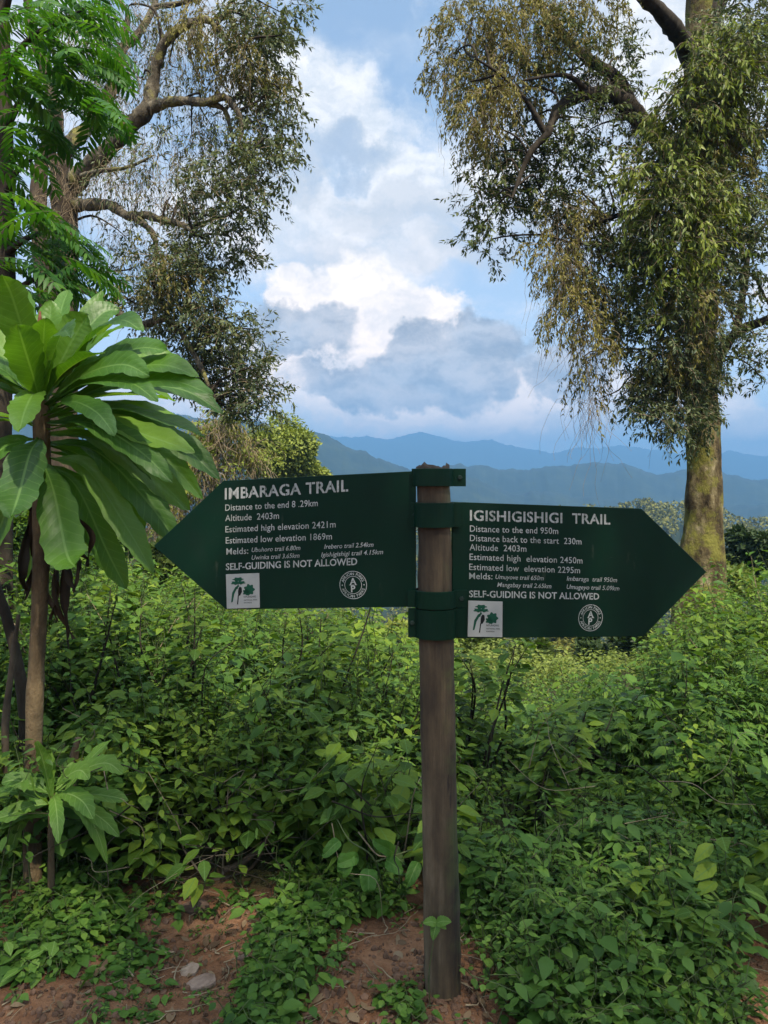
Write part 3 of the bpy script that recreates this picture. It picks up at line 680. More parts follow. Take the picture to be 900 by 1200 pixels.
# ------------------------------------------------------------------ the big tree on the right
def right_tree():
    g = np.random.default_rng(21); Y = 11.0
    gz = ground_z(4.7, Y)
    root = empty('tree', (P(822, 700, Y)[0], Y, gz), 'tall mossy-trunked tree draped in hanging foliage, standing behind the right-pointing board', 'tree')
    t = MB(); sk = []
    base = P(818, 700, Y); base[2] = gz - .3
    trunk = [base, P(818, 690, Y), P(823, 600, Y), P(824, 500, Y), P(822, 400, Y), P(826, 280, Y + .3), P(822, 160, Y + .5), P(818, 60, Y + .4), P(822, -60, Y + .2), P(815, -200, Y)]
    sk.append(limb(t, trunk, [.44, .30, .225, .215, .21, .21, .205, .20, .17, .12], 24, 10, .07, 0, 1, .09))
    # second stem fused to the first: the long dark cleft between them shows low on the trunk
    t2 = [base + (.2, -.05, 0), P(833, 690, Y - .06), P(835, 600, Y - .06), P(834, 500, Y - .02), P(830, 400, Y + .05)]
    limb(t, t2, [.34, .22, .145, .12, .06], 14, 8, .06, 0, 4)
    trunk_o = t.build('trunk', M['bark_moss'], root)
    b = MB()
    L = lambda pts, radii, s, **k: sk.append(limb(b, [P(x, y, Y + d) for x, y, d in pts], radii, 9, 6, .12, 0, s))
    L([(815, 200, .4), (785, 175, -.2), (745, 135, -.7), (720, 112, -.9), (690, 110, -1), (660, 122, -1), (648, 140, -1), (640, 158, -1.1), (622, 178, -1.1), (610, 205, -1.1), (600, 232, -1.2)], [.16, .15, .13, .11, .085, .075, .06, .055, .045, .032, .015], 2)
    L([(745, 135, -.7), (722, 92, -.5), (690, 70, -.5), (664, 45, -.4), (640, 15, -.3), (610, -30, -.3)], [.12, .09, .075, .06, .045, .03], 3)
    L([(818, 80, .4), (800, 48, -.3), (780, 22, -.8), (752, -8, -1.2), (720, -50, -1.6)], [.17, .13, .11, .09, .06], 5)
    L([(822, 40, .4), (850, -10, .4), (890, -60, .5)], [.16, .13, .08], 6)
    L([(824, 220, .3), (860, 172, .6), (900, 156, 1), (960, 140, 1.4)], [.12, .09, .08, .05], 7)
    L([(836, 438, .0), (850, 405, -.1), (866, 388, -.2), (900, 374, -.4), (950, 350, -.7)], [.09, .075, .07, .06, .04], 8)
    L([(862, 392, -.2), (868, 362, -.1), (872, 335, .1), (880, 290, .3), (905, 250, .5)], [.07, .055, .05, .04, .02], 9)
    L([(822, 300, .2), (785, 262, -.3), (740, 250, -.6), (700, 262, -.8), (670, 285, -.9)], [.09, .06, .045, .03, .015], 10)
    L([(640, 158, -1.1), (618, 120, -1.2), (590, 90, -1.3), (560, 70, -1.4)], [.045, .035, .025, .012], 12)
    L([(690, 110, -1), (672, 92, -1.2), (650, 88, -1.3), (610, 95, -1.4)], [.05, .035, .028, .012], 13)
    b.build('limbs', M['bark_dark'], root)
    ochre = balls([(545, 28, 38), (590, 15, 42), (640, 10, 42), (690, 5, 40), (530, 75, 26), (560, 75, 40), (600, 60, 42), (570, 120, 36), (605, 110, 36), (545, 115, 26), (560, 150, 22), (660, 262, 34), (690, 275, 36), (650, 300, 28), (685, 325, 36), (705, 360, 30),
                   (676, 365, 34), (692, 402, 24), (690, 438, 17), (695, 470, 10), (665, 330, 25), (855, 150, 40), (835, 190, 36), (820, 350, 24), (800, 405, 26), (775, 430, 24)], Y - .9, g, .5)
    dark = balls([(600, 170, 32), (575, 190, 28), (625, 195, 30), (568, 235, 24), (590, 250, 26), (566, 275, 18), (574, 296, 14), (556, 218, 14), (612, 225, 24), (640, 190, 24), (660, 165, 26), (655, 60, 35), (700, 60, 30), (705, 95, 26), (690, 140, 26), (718, 165, 22),
                  (676, 170, 18), (640, 110, 26), (730, 60, 20), (640, 235, 26), (655, 225, 24), (690, 230, 26), (720, 270, 34), (730, 310, 36), (735, 350, 34), (725, 385, 26), (715, 405, 16), (745, 385, 20), (745, 230, 28), (700, 195, 20),
                  (880, 215, 34), (890, 260, 30), (880, 310, 28), (868, 290, 22), (895, 395, 26), (890, 425, 20), (898, 448, 12), (880, 345, 20), (885, 170, 26)], Y - .5, g, .6)
    grey = balls([(790, 380, 30), (765, 445, 24), (755, 470, 18), (785, 465, 28), (808, 440, 26), (800, 490, 24), (772, 490, 20), (810, 505, 14), (745, 462, 12), (755, 485, 14), (790, 440, 26), (812, 475, 22), (795, 500, 18), (820, 430, 22), (830, 385, 24), (775, 415, 26), (830, 410, 22), (845, 340, 28), (835, 300, 34), (860, 260, 30), (800, 350, 30), (825, 455, 14), (865, 235, 30), (880, 20, 40), (860, 60, 40), (890, 90, 40), (885, 130, 32)], Y - .9, g, .45)
    lia = balls([(770, 190, 28), (780, 160, 28), (790, 215, 34), (810, 240, 34), (785, 255, 34), (770, 235, 26), (800, 290, 34), (775, 290, 30), (790, 325, 28), (835, 230, 30), (810, 190, 32), (800, 130, 30), (825, 130, 34), (845, 95, 34), (820, 85, 28), (755, 205, 14), (765, 320, 22), (755, 275, 18), (840, 160, 30), (870, 60, 30), (850, 40, 26), (785, 355, 22)], Y - 1.3, g, .4)
    lm, tm = MB(), MB()
    area = lambda B, k: np.maximum(3, [(x[3] / Y * F) ** 2 / 900 * k for x in B]).astype(int)
    sprays(lm, tm, ochre, area(ochre, 62), 8, .050, (.070, .022), .55, g, mat=0, per=3)
    sprays(lm, tm, dark, area(dark, 51), 7, .050, (.082, .029), .14, g, mat=1, hang=.3, per=3)
    sprays(lm, tm, grey, area(grey, 66), 7, .052, (.085, .029), .20, g, mat=2, hang=.35, per=3)
    sprays(lm, tm, lia, area(lia, 58), 7, .058, (.112, .036), .42, g, mat=3, hang=.75)
    sprays(lm, tm, lia, area(lia, 34), 7, .052, (.085, .028), .25, g, mat=2, hang=.4)
    lm.build('crown', [M['ochre'], M['olive'], M['grey'], M['liana']], root)
    strands(tm, ochre, 14, 1.0, g, .003, 0); strands(tm, [c for c in ochre if c[2] < 5.3], 12, 1.2, g, .003, 0)
    strands(tm, balls([(735, 118, 22), (720, 100, 18), (690, 95, 16), (748, 140, 14), (700, 115, 14)], Y - .8, g, .1), 90, .45, g, .004, 1)
    feeders(tm, dark + ochre + grey, sk, g, .02, 2)
    tm.build('twigs', [M['drytwig'], M['bark_dark'], M['bark_dark']], root)
right_tree()

# unseen tree added behind the viewpoint, crown placed to shade signpost and path
def shade_tree():
    g = np.random.default_rng(91); b0 = np.array([3.4, -5.6, 0]); b0[2] = ground_z(b0[0], b0[1])
    root = empty('tree', b0, 'unseen broad leafy tree added behind the viewpoint, its crown shading the path', 'tree')
    t, b, lm, tm = MB(), MB(), MB(), MB(); fork = b0 + (-.2, .3, 4.6)
    limb(t, [b0 - (0, 0, .3), b0 + (0, .1, 1.5), b0 + (-.1, .2, 3.2), fork], [.36, .28, .24, .20], 14, 7, .07, 0, 2); t.build('trunk', M['bark'], root)
    oc = [(x, y, z, 1.15) for x, y, z in ((1.0, -1.7, 7.2), (2.2, -1.4, 7.5), (3.3, -1.5, 7.3), (1.8, -2.7, 7.8), (3.0, -2.7, 8.1), (4.3, -2.4, 7.7), (.6, -3.0, 7.3), (4.5, -1.2, 7.5), (2.7, -.2, 7.3), (4.1, -.1, 7.6), (5.5, -1.0, 7.6), (-.7, -2.6, 7.2), (5.7, -2.5, 7.6), (3.6, -4.0, 8.4), (2.0, -4.2, 8.2), (5.0, -4.0, 8.2))]
    for c in oc:
        e = np.array(c[:3]); v = e - fork; limb(b, [fork, fork + v * .35 + (0, 0, .5), fork + v * .7 + (0, 0, .35), e], [.11, .08, .05, .018], 7, 5, .12, 0, int(c[0] * 10) + 40)
    sprays(lm, tm, oc, [62 if -1.9 < c[1] < -1.1 and .5 < c[0] < 3.6 else 30 for c in oc], 7, .11, (.22, .085), .3, g); b.build('limbs', M['bark'], root); lm.build('crown', M['olive'], root); tm.build('twigs', M['bark_dark'], root)
shade_tree()

# ------------------------------------------------------------------ the drooping tree on the left
def left_tree():
    g = np.random.default_rng(33); Y = 10.0
    gz = ground_z(P(75, 0, Y)[0], Y)
    root = empty('tree', (P(75, 700, Y)[0], Y, gz), 'spreading tree with brown forked trunk and long crooked limbs, behind the big-leaved plant', 'tree')
    t = MB(); sk = []; base = P(72, 700, Y); base[2] = gz - .3
    sk.append(limb(t, [base, P(72, 600, Y), P(74, 420, Y), P(76, 300, Y), P(75, 230, Y), P(70, 185, Y)], [.28, .23, .19, .17, .17, .14], 14, 7, .07, 0, 1))
    sk.append(limb(t, [P(74, 420, Y) + (-.1, .1, 0), P(52, 330, Y + .2), P(45, 240, Y + .3), P(50, 190, Y + .4), P(66, 150, Y + .3), P(60, 110, Y + .4), P(40, 40, Y + .6), P(25, -40, Y + .8)], [.13, .12, .11, .10, .10, .085, .07, .045], 11, 6, .09, 0, 2))
    t.build('trunk', M['bark_red'], root)
    b = MB(); L = lambda pts, radii, s: sk.append(limb(b, [P(x, y, Y + d) for x, y, d in pts], radii, 11, 7, .17, 0, s))
    L([(84, 222, 0), (95, 205, -.1), (120, 182, -.3), (150, 150, -.5), (172, 128, -.6), (180, 95, -.6), (188, 60, -.7), (205, 38, -.8), (228, 26, -.8), (245, 24, -.9), (262, 45, -1), (285, 65, -1)], [.14, .13, .12, .105, .095, .075, .065, .055, .05, .04, .025, .012], 3)
    L([(170, 130, -.6), (190, 122, -.7), (215, 118, -.8), (240, 120, -.9), (262, 114, -.9), (278, 130, -1), (284, 150, -1), (280, 168, -1), (290, 185, -1)], [.07, .065, .055, .05, .045, .035, .03, .022, .01], 4)
    L([(240, 120, -.9), (262, 128, -.8), (270, 150, -.8), (274, 172, -.7)], [.04, .03, .025, .01], 5)
    L([(86, 240, 0), (105, 240, -.2), (128, 240, -.4), (150, 253, -.6), (170, 252, -.7), (190, 258, -.8), (215, 264, -.9), (228, 276, -1)], [.09, .08, .065, .06, .05, .045, .035, .012], 6)
    L([(160, 256, -.7), (178, 272, -.8), (183, 295, -.8), (180, 330, -.9), (200, 380, -1)], [.045, .04, .03, .025, .01], 7)
    L([(74, 176, 0), (92, 160, .2), (112, 140, .3), (128, 110, .4), (138, 80, .4), (142, 60, .5), (160, 42, .5), (180, 8, .6), (190, -40, .7)], [.12, .10, .095, .085, .075, .06, .055, .045, .03], 8)
    L([(142, 60, .5), (150, 20, .4), (140, 2, .3), (120, -20, .2)], [.045, .035, .03, .02], 9)
    L([(180, 8, .6), (210, 4, .5), (235, -4, .4), (262, -20, .4)], [.04, .035, .03, .02], 10)
    L([(95, 206, -.2), (120, 200, -.6), (150, 196, -.8), (180, 182, -.9)], [.035, .03, .022, .01], 11)
    L([(228, 26, -.8), (222, 55, -.9), (226, 75, -1), (240, 100, -1)], [.025, .02, .015, .008], 12)
    L([(76, 330, 0), (110, 345, -.3), (160, 380, -.7), (200, 376, -.9), (235, 430, -1), (250, 470, -1)], [.07, .06, .05, .04, .03, .012], 13)
    b.build('limbs', M['bark'], root)
    ol = balls([(300, 20, 34), (330, 15, 22), (318, 50, 24), (290, 55, 28), (315, 100, 24), (330, 108, 16), (300, 120, 28), (318, 150, 26), (335, 170, 14), (325, 190, 18), (300, 170, 28), (300, 210, 30), (270, 190, 30), (250, 210, 30), (275, 245, 26), (295, 250, 16), (240, 240, 28), (330, 40, 14),
                (250, 290, 30), (280, 295, 20), (215, 290, 30), (190, 320, 30), (160, 310, 22), (230, 330, 30), (180, 355, 28), (215, 370, 30), (245, 370, 26), (265, 385, 22), (285, 380, 12), (300, 396, 12), (255, 415, 28), (280, 430, 26), (300, 440, 18), (308, 460, 14), (290, 465, 22), (265, 455, 24), (240, 440, 22), (312, 480, 9), (300, 490, 10), (280, 485, 14), (215, 420, 22)], Y - .7, g, .7)
    oc = balls([(255, 20, 30), (275, 60, 20), (320, 92, 22), (300, 85, 24), (240, 55, 22), (270, 95, 24), (285, 30, 24), (225, 12, 26), (200, 320, 24), (160, 345, 20), (180, 300, 20)], Y - .8, g, .5)
    sp = balls([(210, 80, 40), (225, 160, 40), (180, 190, 40), (140, 210, 34), (200, 230, 36), (110, 110, 36), (160, 90, 34), (120, 180, 26), (250, 150, 34), (110, 60, 36), (190, 30, 34), (150, 280, 26), (110, 30, 36), (150, 15, 30)], Y - .3, g, .8)
    lm, tm = MB(), MB(); area = lambda B, k: np.maximum(3, [(x[3] / Y * F) ** 2 / 900 * k for x in B]).astype(int)
    sprays(lm, tm, ol, (area(ol, 52) * [1.5 if b[2] < 4.6 else 1.0 for b in ol]).astype(int), 7, .048, (.075, .027), .16, g, mat=0, hang=.3, per=3)
    sprays(lm, tm, oc, area(oc, 46), 8, .048, (.066, .021), .55, g, mat=1, per=3)
    sprays(lm, tm, sp, area(sp, 24), 9, .060, (.070, .020), .50, g, mat=0)
    lm.build('crown', [M['grey'], M['ochre']], root)
    strands(tm, sp, 42, .9, g, .0028, 0); strands(tm, oc, 16, .8, g, .0028, 0)
    strands(tm, balls([(80, 240, 20), (70, 200, 18), (55, 230, 14), (90, 215, 16), (76, 270, 16)], Y - .2, g, .1), 36, .5, g, .003, 0)
    feeders(tm, ol + sp, sk, g, .02, 1)
    tm.build('twigs', [M['drytwig'], M['bark_dark']], root)
left_tree()

# ------------------------------------------------------------------ near tree with pinnate leaves, top left corner
def pinnate_tree():
    g = np.random.default_rng(44); Y = 5.2
    x0 = P(6, 0, Y)[0]; gz = ground_z(x0, Y)
    root = empty('tree', (x0, Y, gz), 'dark slim trunk at the picture edge with bright green feathery pinnate leaves', 'tree')
    t = MB(); limb(t, [np.array([x0, Y, gz - .2]), P(2, 520, Y), P(8, 400, Y), P(8, 300, Y), P(6, 150, Y), P(2, 20, Y), P(-6, -150, Y)], [.07, .065, .06, .055, .05, .045, .04], 12, 7, .08, 0, 3); t.build('trunk', M['bark_dark'], root)
    b = MB(); lm = MB(); sk = []
    for pts in ([(6, 150), (30, 110), (60, 85), (95, 75)], [(4, 90), (30, 50), (70, 25), (100, 10)], [(4, 300), (30, 280), (60, 272), (85, 285)], [(6, 230), (20, 200), (40, 185)], [(4, 20), (20, -30), (50, -60), (110, -70)], [(5, 350), (35, 330), (60, 318)]):
        q = [P(x, y, Y - .15 * i) for i, (x, y) in enumerate(pts)]; sk.append(limb(b, q, [.03, .02, .014, .006], 7, 5, .1, 0, len(sk)))
    spots = [(20, 15), (50, 20), (80, 15), (105, 25), (118, 48), (95, 55), (60, 50), (25, 55), (110, 75), (80, 90), (45, 90), (15, 95), (105, 110), (75, 120), (100, 138), (118, 128), (40, 130), (15, 140), (60, 150), (30, 170), (8, 185), (40, 5), (70, -15), (110, -5), (25, 30), (75, 65), (90, 105), (10, 60),
             (10, 225), (40, 235), (65, 262), (90, 282), (100, 300), (70, 300), (40, 290), (20, 270), (15, 300), (55, 325), (80, 330), (95, 312), (30, 335), (8, 340), (60, 280), (30, 250)]
    for k, (x, y) in enumerate(spots * 5):
        c = P(x + g.normal() * 8, y + g.normal() * 8, Y - .3 + g.normal() * .4)
        az = g.uniform(-.9, 1.3) if g.random() < .75 else g.uniform(0, 6.28); L = g.uniform(.24, .40); d = np.array([math.cos(az), math.sin(az) * .8, g.uniform(.05, .4)]); pts = [c - d * L * .3]; dd = nrm(d)
        for i in range(9): dd = nrm(dd + np.array([0, 0, -.13])); pts.append(pts[-1] + dd * L / 9)
        pts = np.array(pts); tubes(lm, pts[None], .0022, .001, 3, 1)
        i = np.arange(1, 10); T = nrm(pts[i] - pts[i - 1]); up = np.array([0, 0, 1.0]) + g.normal(size=3) * .2
        sd = nrm(np.cross(T, up)); N = nrm(np.cross(sd, T))
        for s_ in (-1, 1):
            D = nrm(T * .75 + sd * s_ + np.array([0, 0, -.22])); Ls = L * .34 * np.sin(np.linspace(.55, 2.6, 9)) ** .6
            leaves(lm, pts[i], D, N + g.normal(size=(9, 3)) * .12, Ls, Ls * .26, .18, True, 0)
        leaves(lm, pts[-1:], T[-1:], N[-1:], L * .2, L * .06, .1, True, 0)
    b.build('limbs', M['bark_dark'], root); lm.build('crown', [M['pinnate'], M['greenstem']], root)
pinnate_tree()

# ------------------------------------------------------------------ big rosette plant
def big_leaf(mb, path, width, up, mat=0, wavy=.05, g=rng, nc=7, shape='lance', fold=.16, ser=0.06):
    """one long leaf along a curved midrib, with a folded, wavy, toothed blade"""
    path = spline(path, 8); m = len(path); T = nrm(np.gradient(path, axis=0)); up = np.asarray(up, float)
    N = nrm(up[None] - (T @ up)[:, None] * T); Sd = np.cross(T, N); t = np.linspace(0, 1, m)
    w = (np.sin(np.pi * np.clip(t * .95 + .02, 0, 1) ** 1.25) ** .85 if shape == 'lance' else np.sin(np.pi * t ** .6) ** .7) * width * .5
    w = np.maximum(w, width * .045) * np.where(t > .985, .25, 1)
    ph = g.uniform(0, 6.28); s = np.linspace(-1, 1, nc); k = np.abs(s)
    edge = 1 + ser * np.sign(np.sin(t * 46))[:, None] * (k[None] > .9)
    V = path[:, None] + Sd[:, None] * (w[:, None] * s[None] * edge)[..., None] + N[:, None] * ((k[None] ** .8 * fold * w[:, None] + (k[None] ** 2) * wavy * 1.6 * width * np.sin(t[:, None] * 15 + ph + 2.2 * np.sign(s[None])) - .04 * width * (s[None] == 0) + .012 * width * np.sin(t[:, None] * 95 - k[None] * 4) * (k[None] > .1))[..., None])
    i = np.arange(m - 1)[:, None]; j = np.arange(nc - 1)[None]
    q = np.stack([i * nc + j, i * nc + j + 1, (i + 1) * nc + j + 1, (i + 1) * nc + j], -1).reshape(-1, 4)
    uv = np.stack([np.repeat(t, nc), np.tile(s * .5 + .5, m)], 1); mb.add(V, q, uv, mat)

def rosette(name, label, cat, Y, center, stem_pts, stem_r, leaf_rows, lw, mat, extra=0, seed=1, withered=None, spike=None, arch_k=1.0):
    g = np.random.default_rng(seed); c = P(*center, Y)
    b = P(*stem_pts[0], Y); gz = ground_z(b[0], Y)
    root = empty(name, (b[0], Y, gz), label, cat)
    s = MB(); pts = [P(x, y, Y) for x, y in stem_pts]; pts[0][2] = gz - .1; pts = pts + [c]; limb(s, pts, stem_r, 14, 8, .07, 0, seed); s.build('stem', M['stem'], root)
    lf = MB()
    for (px, py, dy, wf, arch) in leaf_rows:
        arch = arch * arch_k; tip = P(px, py, Y + dy); v = tip - c; L = np.linalg.norm(v); b0 = c + np.array([v[0], v[1], 0]) * .04 + np.array([0, 0, g.uniform(-.06, .04) + (.30 * min(v[2], .1) if lw > .1 else 0)])
        m1 = b0 + v * .36 + np.array([0, 0, arch * L * .75]); m2 = b0 + v * .72 + np.array([0, 0, arch * L * .8])
        up = nrm(np.array([-v[0] * .5, g.uniform(-1.3, -.35), 1.0])) if abs(v[2]) < L * .75 else nrm(np.array([v[0] * .6, -1.0, .35 if v[2] > 0 else .8]))
        big_leaf(lf, [b0, m1, m2, tip], lw * wf * g.uniform(.9, 1.1), up + g.normal(size=3) * .10, 0, .035, g)
    for k in range(extra):
        a = g.uniform(0, 2 * math.pi); el = g.uniform(-.3, 1.15); L = g.uniform(.40, .62) * (1 if lw > .1 else .56); v = L * np.array([math.cos(a) * math.cos(el), math.sin(a) * math.cos(el) * .9 + .12, math.sin(el)])
        b0 = c + np.array([0, 0, g.uniform(-.12, .02)]); big_leaf(lf, [b0, b0 + v * .36 + (0, 0, .10 * L), b0 + v * .72 + (0, 0, .08 * L), b0 + v], lw * g.uniform(.75, 1.0), nrm(np.array([-v[0], -v[1], .7]) if el > .5 else np.array([0, -.2, 1.0])), 0, .035, g)
    lf.build('leaf_rosette', mat, root)
    if withered:
        wm = MB()
        for (px, py, px2, py2) in withered:
            a = P(px, py, Y + g.uniform(-.1, .1)); e = P(px2, py2, Y + g.uniform(-.12, .12)); v = e - a
            for r_ in range(2):
                o = g.normal(size=3) * .012; big_leaf(wm, [a + o, a + v * .3 + g.normal(size=3) * .02, a + v * .7 + g.normal(size=3) * .025, e + o], (.034 * g.uniform(.6, 1.2)), nrm(g.normal(size=3) * (1, 1, .2)), 0, .25, g, 5, fold=.8)
        wm.build('withered_leaves', M['withered'], root)
    if spike:
        sm = MB(); p = [P(x, y, Y + .02) for x, y in spike]; limb(sm, p, [.014, .018, .016, .004], 8, 6, .1); sm.build('flower_bud', M['reddish'], root)
    return root

M['reddish'] = rough_mat('reddish_bud', [(0, (.06, .02, .015)), (1, (.20, .08, .05))], 20, bump=.3)
rosette('giant_lobelia', 'tall plant with long arching green leaves in a rosette above hanging brown leaves', 'plant', 3.1, (48, 470), [(38, 985), (40, 850), (46, 720), (50, 600)], [.036, .034, .031, .040, .032], [
    (2, 322, -.25, 1.15, .02), (60, 352, .1, 1.1, .03), (103, 368, -.1, 1.2, .06), (140, 362, .2, 1.0, .16), (168, 388, -.2, 1.0, .24), (196, 410, -.1, 1.05, .26), (233, 441, -.15, 1.0, .22), (262, 484, .05, 1.0, .24), (240, 512, -.1, .95, .22), (258, 562, -.05, 1.05, .30), (222, 598, .1, 1.0, .32),
    (202, 565, -.3, .8, .25), (210, 640, .05, 1.1, .38), (180, 672, -.05, 1.0, .42), (148, 690, .1, .9, .40), (88, 664, -.40, 1.15, .22), (12, 606, -.45, 1.35, .25), (-60, 560, -.2, 1.2, .3), (-80, 470, .1, 1.1, .2), (-70, 400, -.2, 1.1, .12), (-40, 350, .2, 1.0, .06), (118, 352, .45, .8, .05), (205, 470, .4, .9, .2),
    (190, 540, .4, .9, .25), (150, 600, .5, 1.0, .3), (135, 510, -.5, .8, .25), (60, 640, .4, 1.0, .3), (-20, 640, .1, 1.0, .3), (30, 690, .3, .8, .25), (225, 500, .3, .9, .24), (175, 440, -.35, .85, .2), (20, 380, -.4, 1.1, .05), (82, 395, -.42, .9, .10), (120, 420, .3, 1.0, .15), (150, 380, .05, .8, .14), (212, 425, .2, .9, .24), (250, 462, -.2, .9, .22), (228, 530, -.25, .9, .24), (238, 585, .2, .9, .3), (120, 340, .2, .8, .04), (25, 335, .3, .9, .02), (185, 470, -.4, .8, .2), (170, 620, .2, .9, .34), (80, 340, .4, .8, .02)], .128, M['lobelia'], 16, 5,
    withered=[(46, 560, 30, 700), (50, 580, 62, 730), (56, 560, 84, 690), (60, 560, 98, 660), (62, 575, 88, 750), (42, 570, 26, 690), (52, 600, 54, 740)], spike=[(44, 480), (45, 430), (46, 395), (47, 365)], arch_k=.78)
rosette('young_lobelia', 'knee-high young plant with pale green leaves at the foot of the tall rosette stem', 'plant', 2.95, (62, 930), [(60, 1060), (60, 1010), (60, 965)], [.014, .013, .012, .010], [(62 + (a - 62) * .84, 930 + (b - 930) * .84, d, w, h) for a, b, d, w, h in [
    (160, 903, -.05, .9, .16), (112, 910, -.15, 1.0, .10), (50, 884, .02, .9, .02), (168, 940, .05, .8, .18), (118, 965, -.2, 1.1, .18), (155, 990, -.1, .9, .22), (138, 1028, -.1, .8, .25), (-10, 915, -.05, 1.0, .16), (-20, 965, -.1, 1.1, .16), (0, 1020, .05, .9, .2), (90, 885, .15, .7, .05), (70, 1000, -.25, .7, .2), (120, 990, .15, .8, .2), (30, 905, -.15, .6, .06)]], .074, M['fresh'], 5, 9)

# ------------------------------------------------------------------ undergrowth
def in_poly(px, py, poly):
    ins = False; n = len(poly)
    for i in range(n):
        (x1, y1), (x2, y2) = poly[i], poly[(i + 1) % n]
        if (y1 > py) != (y2 > py) and px < (x2 - x1) * (py - y1) / (y2 - y1) + x1: ins = not ins
    return ins
SOIL = [[(-80, 1260), (-80, 1150), (60, 1150), (130, 1095), (150, 1060), (195, 1040), (345, 1034), (350, 1062), (320, 1110), (270, 1150), (235, 1260)], [(335, 1260), (365, 1110), (470, 1085), (560, 1125), (610, 1260)], [(850, 1260), (805, 1100), (960, 1128), (1100, 1260)]]
def foot_px(x, y):
    z = ground_z(x, y); return CX + F * x / y, HZ - F * (z - EYE) / y

def herb(mb, x, y, h, g, nst, leaf, pairs, mats, lean=.35, fine=True, narrow=.62, z0=None, spread=.12, low=.25, palm=0):
    """one bushy herb: leaning stems with opposite leaves that face the light"""
    z0 = ground_z(x, y) if z0 is None else z0
    hh = h * g.uniform(.65, 1.08, nst); a = g.uniform(0, 2 * math.pi, nst); ln = lean * g.uniform(.1, 1, nst) * hh
    b = np.stack([x + g.normal(size=nst) * spread, y + g.normal(size=nst) * spread, np.full(nst, z0 - .02)], 1)
    u = np.linspace(0, 1, 7); path = b[:, None] + np.stack([np.cos(a)[:, None] * ln[:, None] * u ** 1.8, np.sin(a)[:, None] * ln[:, None] * u ** 1.8, hh[:, None] * (u - .12 * u ** 3)], -1) + g.normal(size=(nst, 7, 3)) * .012
    tubes(mb, path, .0022 + .0022 * h, .0012, 4 if fine else 3, mats[1])
    k = max(3, int(pairs)); t = low + (1 - low) * (np.arange(k) + .5) / k; idx = t * 6; i0 = np.minimum(idx.astype(int), 5); f = (idx - i0)[None, :, None]
    B = path[:, i0] * (1 - f) + path[:, i0 + 1] * f; T = nrm(path[:, i0 + 1] - path[:, i0])
    for s_ in (0, 1):
        aa = a[:, None] + np.arange(k)[None] * 1.57 + s_ * math.pi + g.normal(size=(nst, k)) * .45
        D = np.stack([np.cos(aa), np.sin(aa), g.uniform(-.38, .16, (nst, k))], -1)
        pet = leaf * g.uniform(.15, .7, (nst, k, 1)); Q = (B + D * pet + np.array([0, 0, .25]) * pet).reshape(-1, 3); D = D.reshape(-1, 3); n = len(Q)
        N = np.array([0, 0, 1.0]) + g.normal(size=(n, 3)) * .21
        Ls = leaf * (g.uniform(.55, 1.25, (nst, k)) * (1.1 - .35 * t)[None]).ravel()
        if palm:
            for q in np.linspace(-1.0, 1.0, palm):
                ca, sa = math.cos(q), math.sin(q); D2 = np.stack([D[:, 0] * ca - D[:, 1] * sa, D[:, 0] * sa + D[:, 1] * ca, D[:, 2] - .15 * abs(q)], 1)
                leaves(mb, Q, D2, N, Ls * (1 - .3 * abs(q)), Ls * narrow, g.uniform(.15, .45, n), fine, mats[0])
        else: leaves(mb, Q, D, N, Ls, Ls * narrow, g.uniform(.05, .35, n), fine, mats[0])

def top_row(px, Y):
    """photo row that the foliage tops reach at this column and distance"""
    far = np.interp(px, [-200, 60, 200, 330, 470, 540, 600, 660, 720, 790, 850, 950, 1200], [590, 605, 660, 695, 755, 800, 830, 850, 820, 740, 675, 640, 620])
    front = np.interp(px, [-200, 100, 180, 330, 420, 500, 600, 700, 800, 870, 1200], [930, 950, 990, 975, 930, 990, 1060, 1030, 1000, 980, 950])
    return front + (far - front) * min(1, max(0, (Y - 2.9) / 2.9)) ** .75

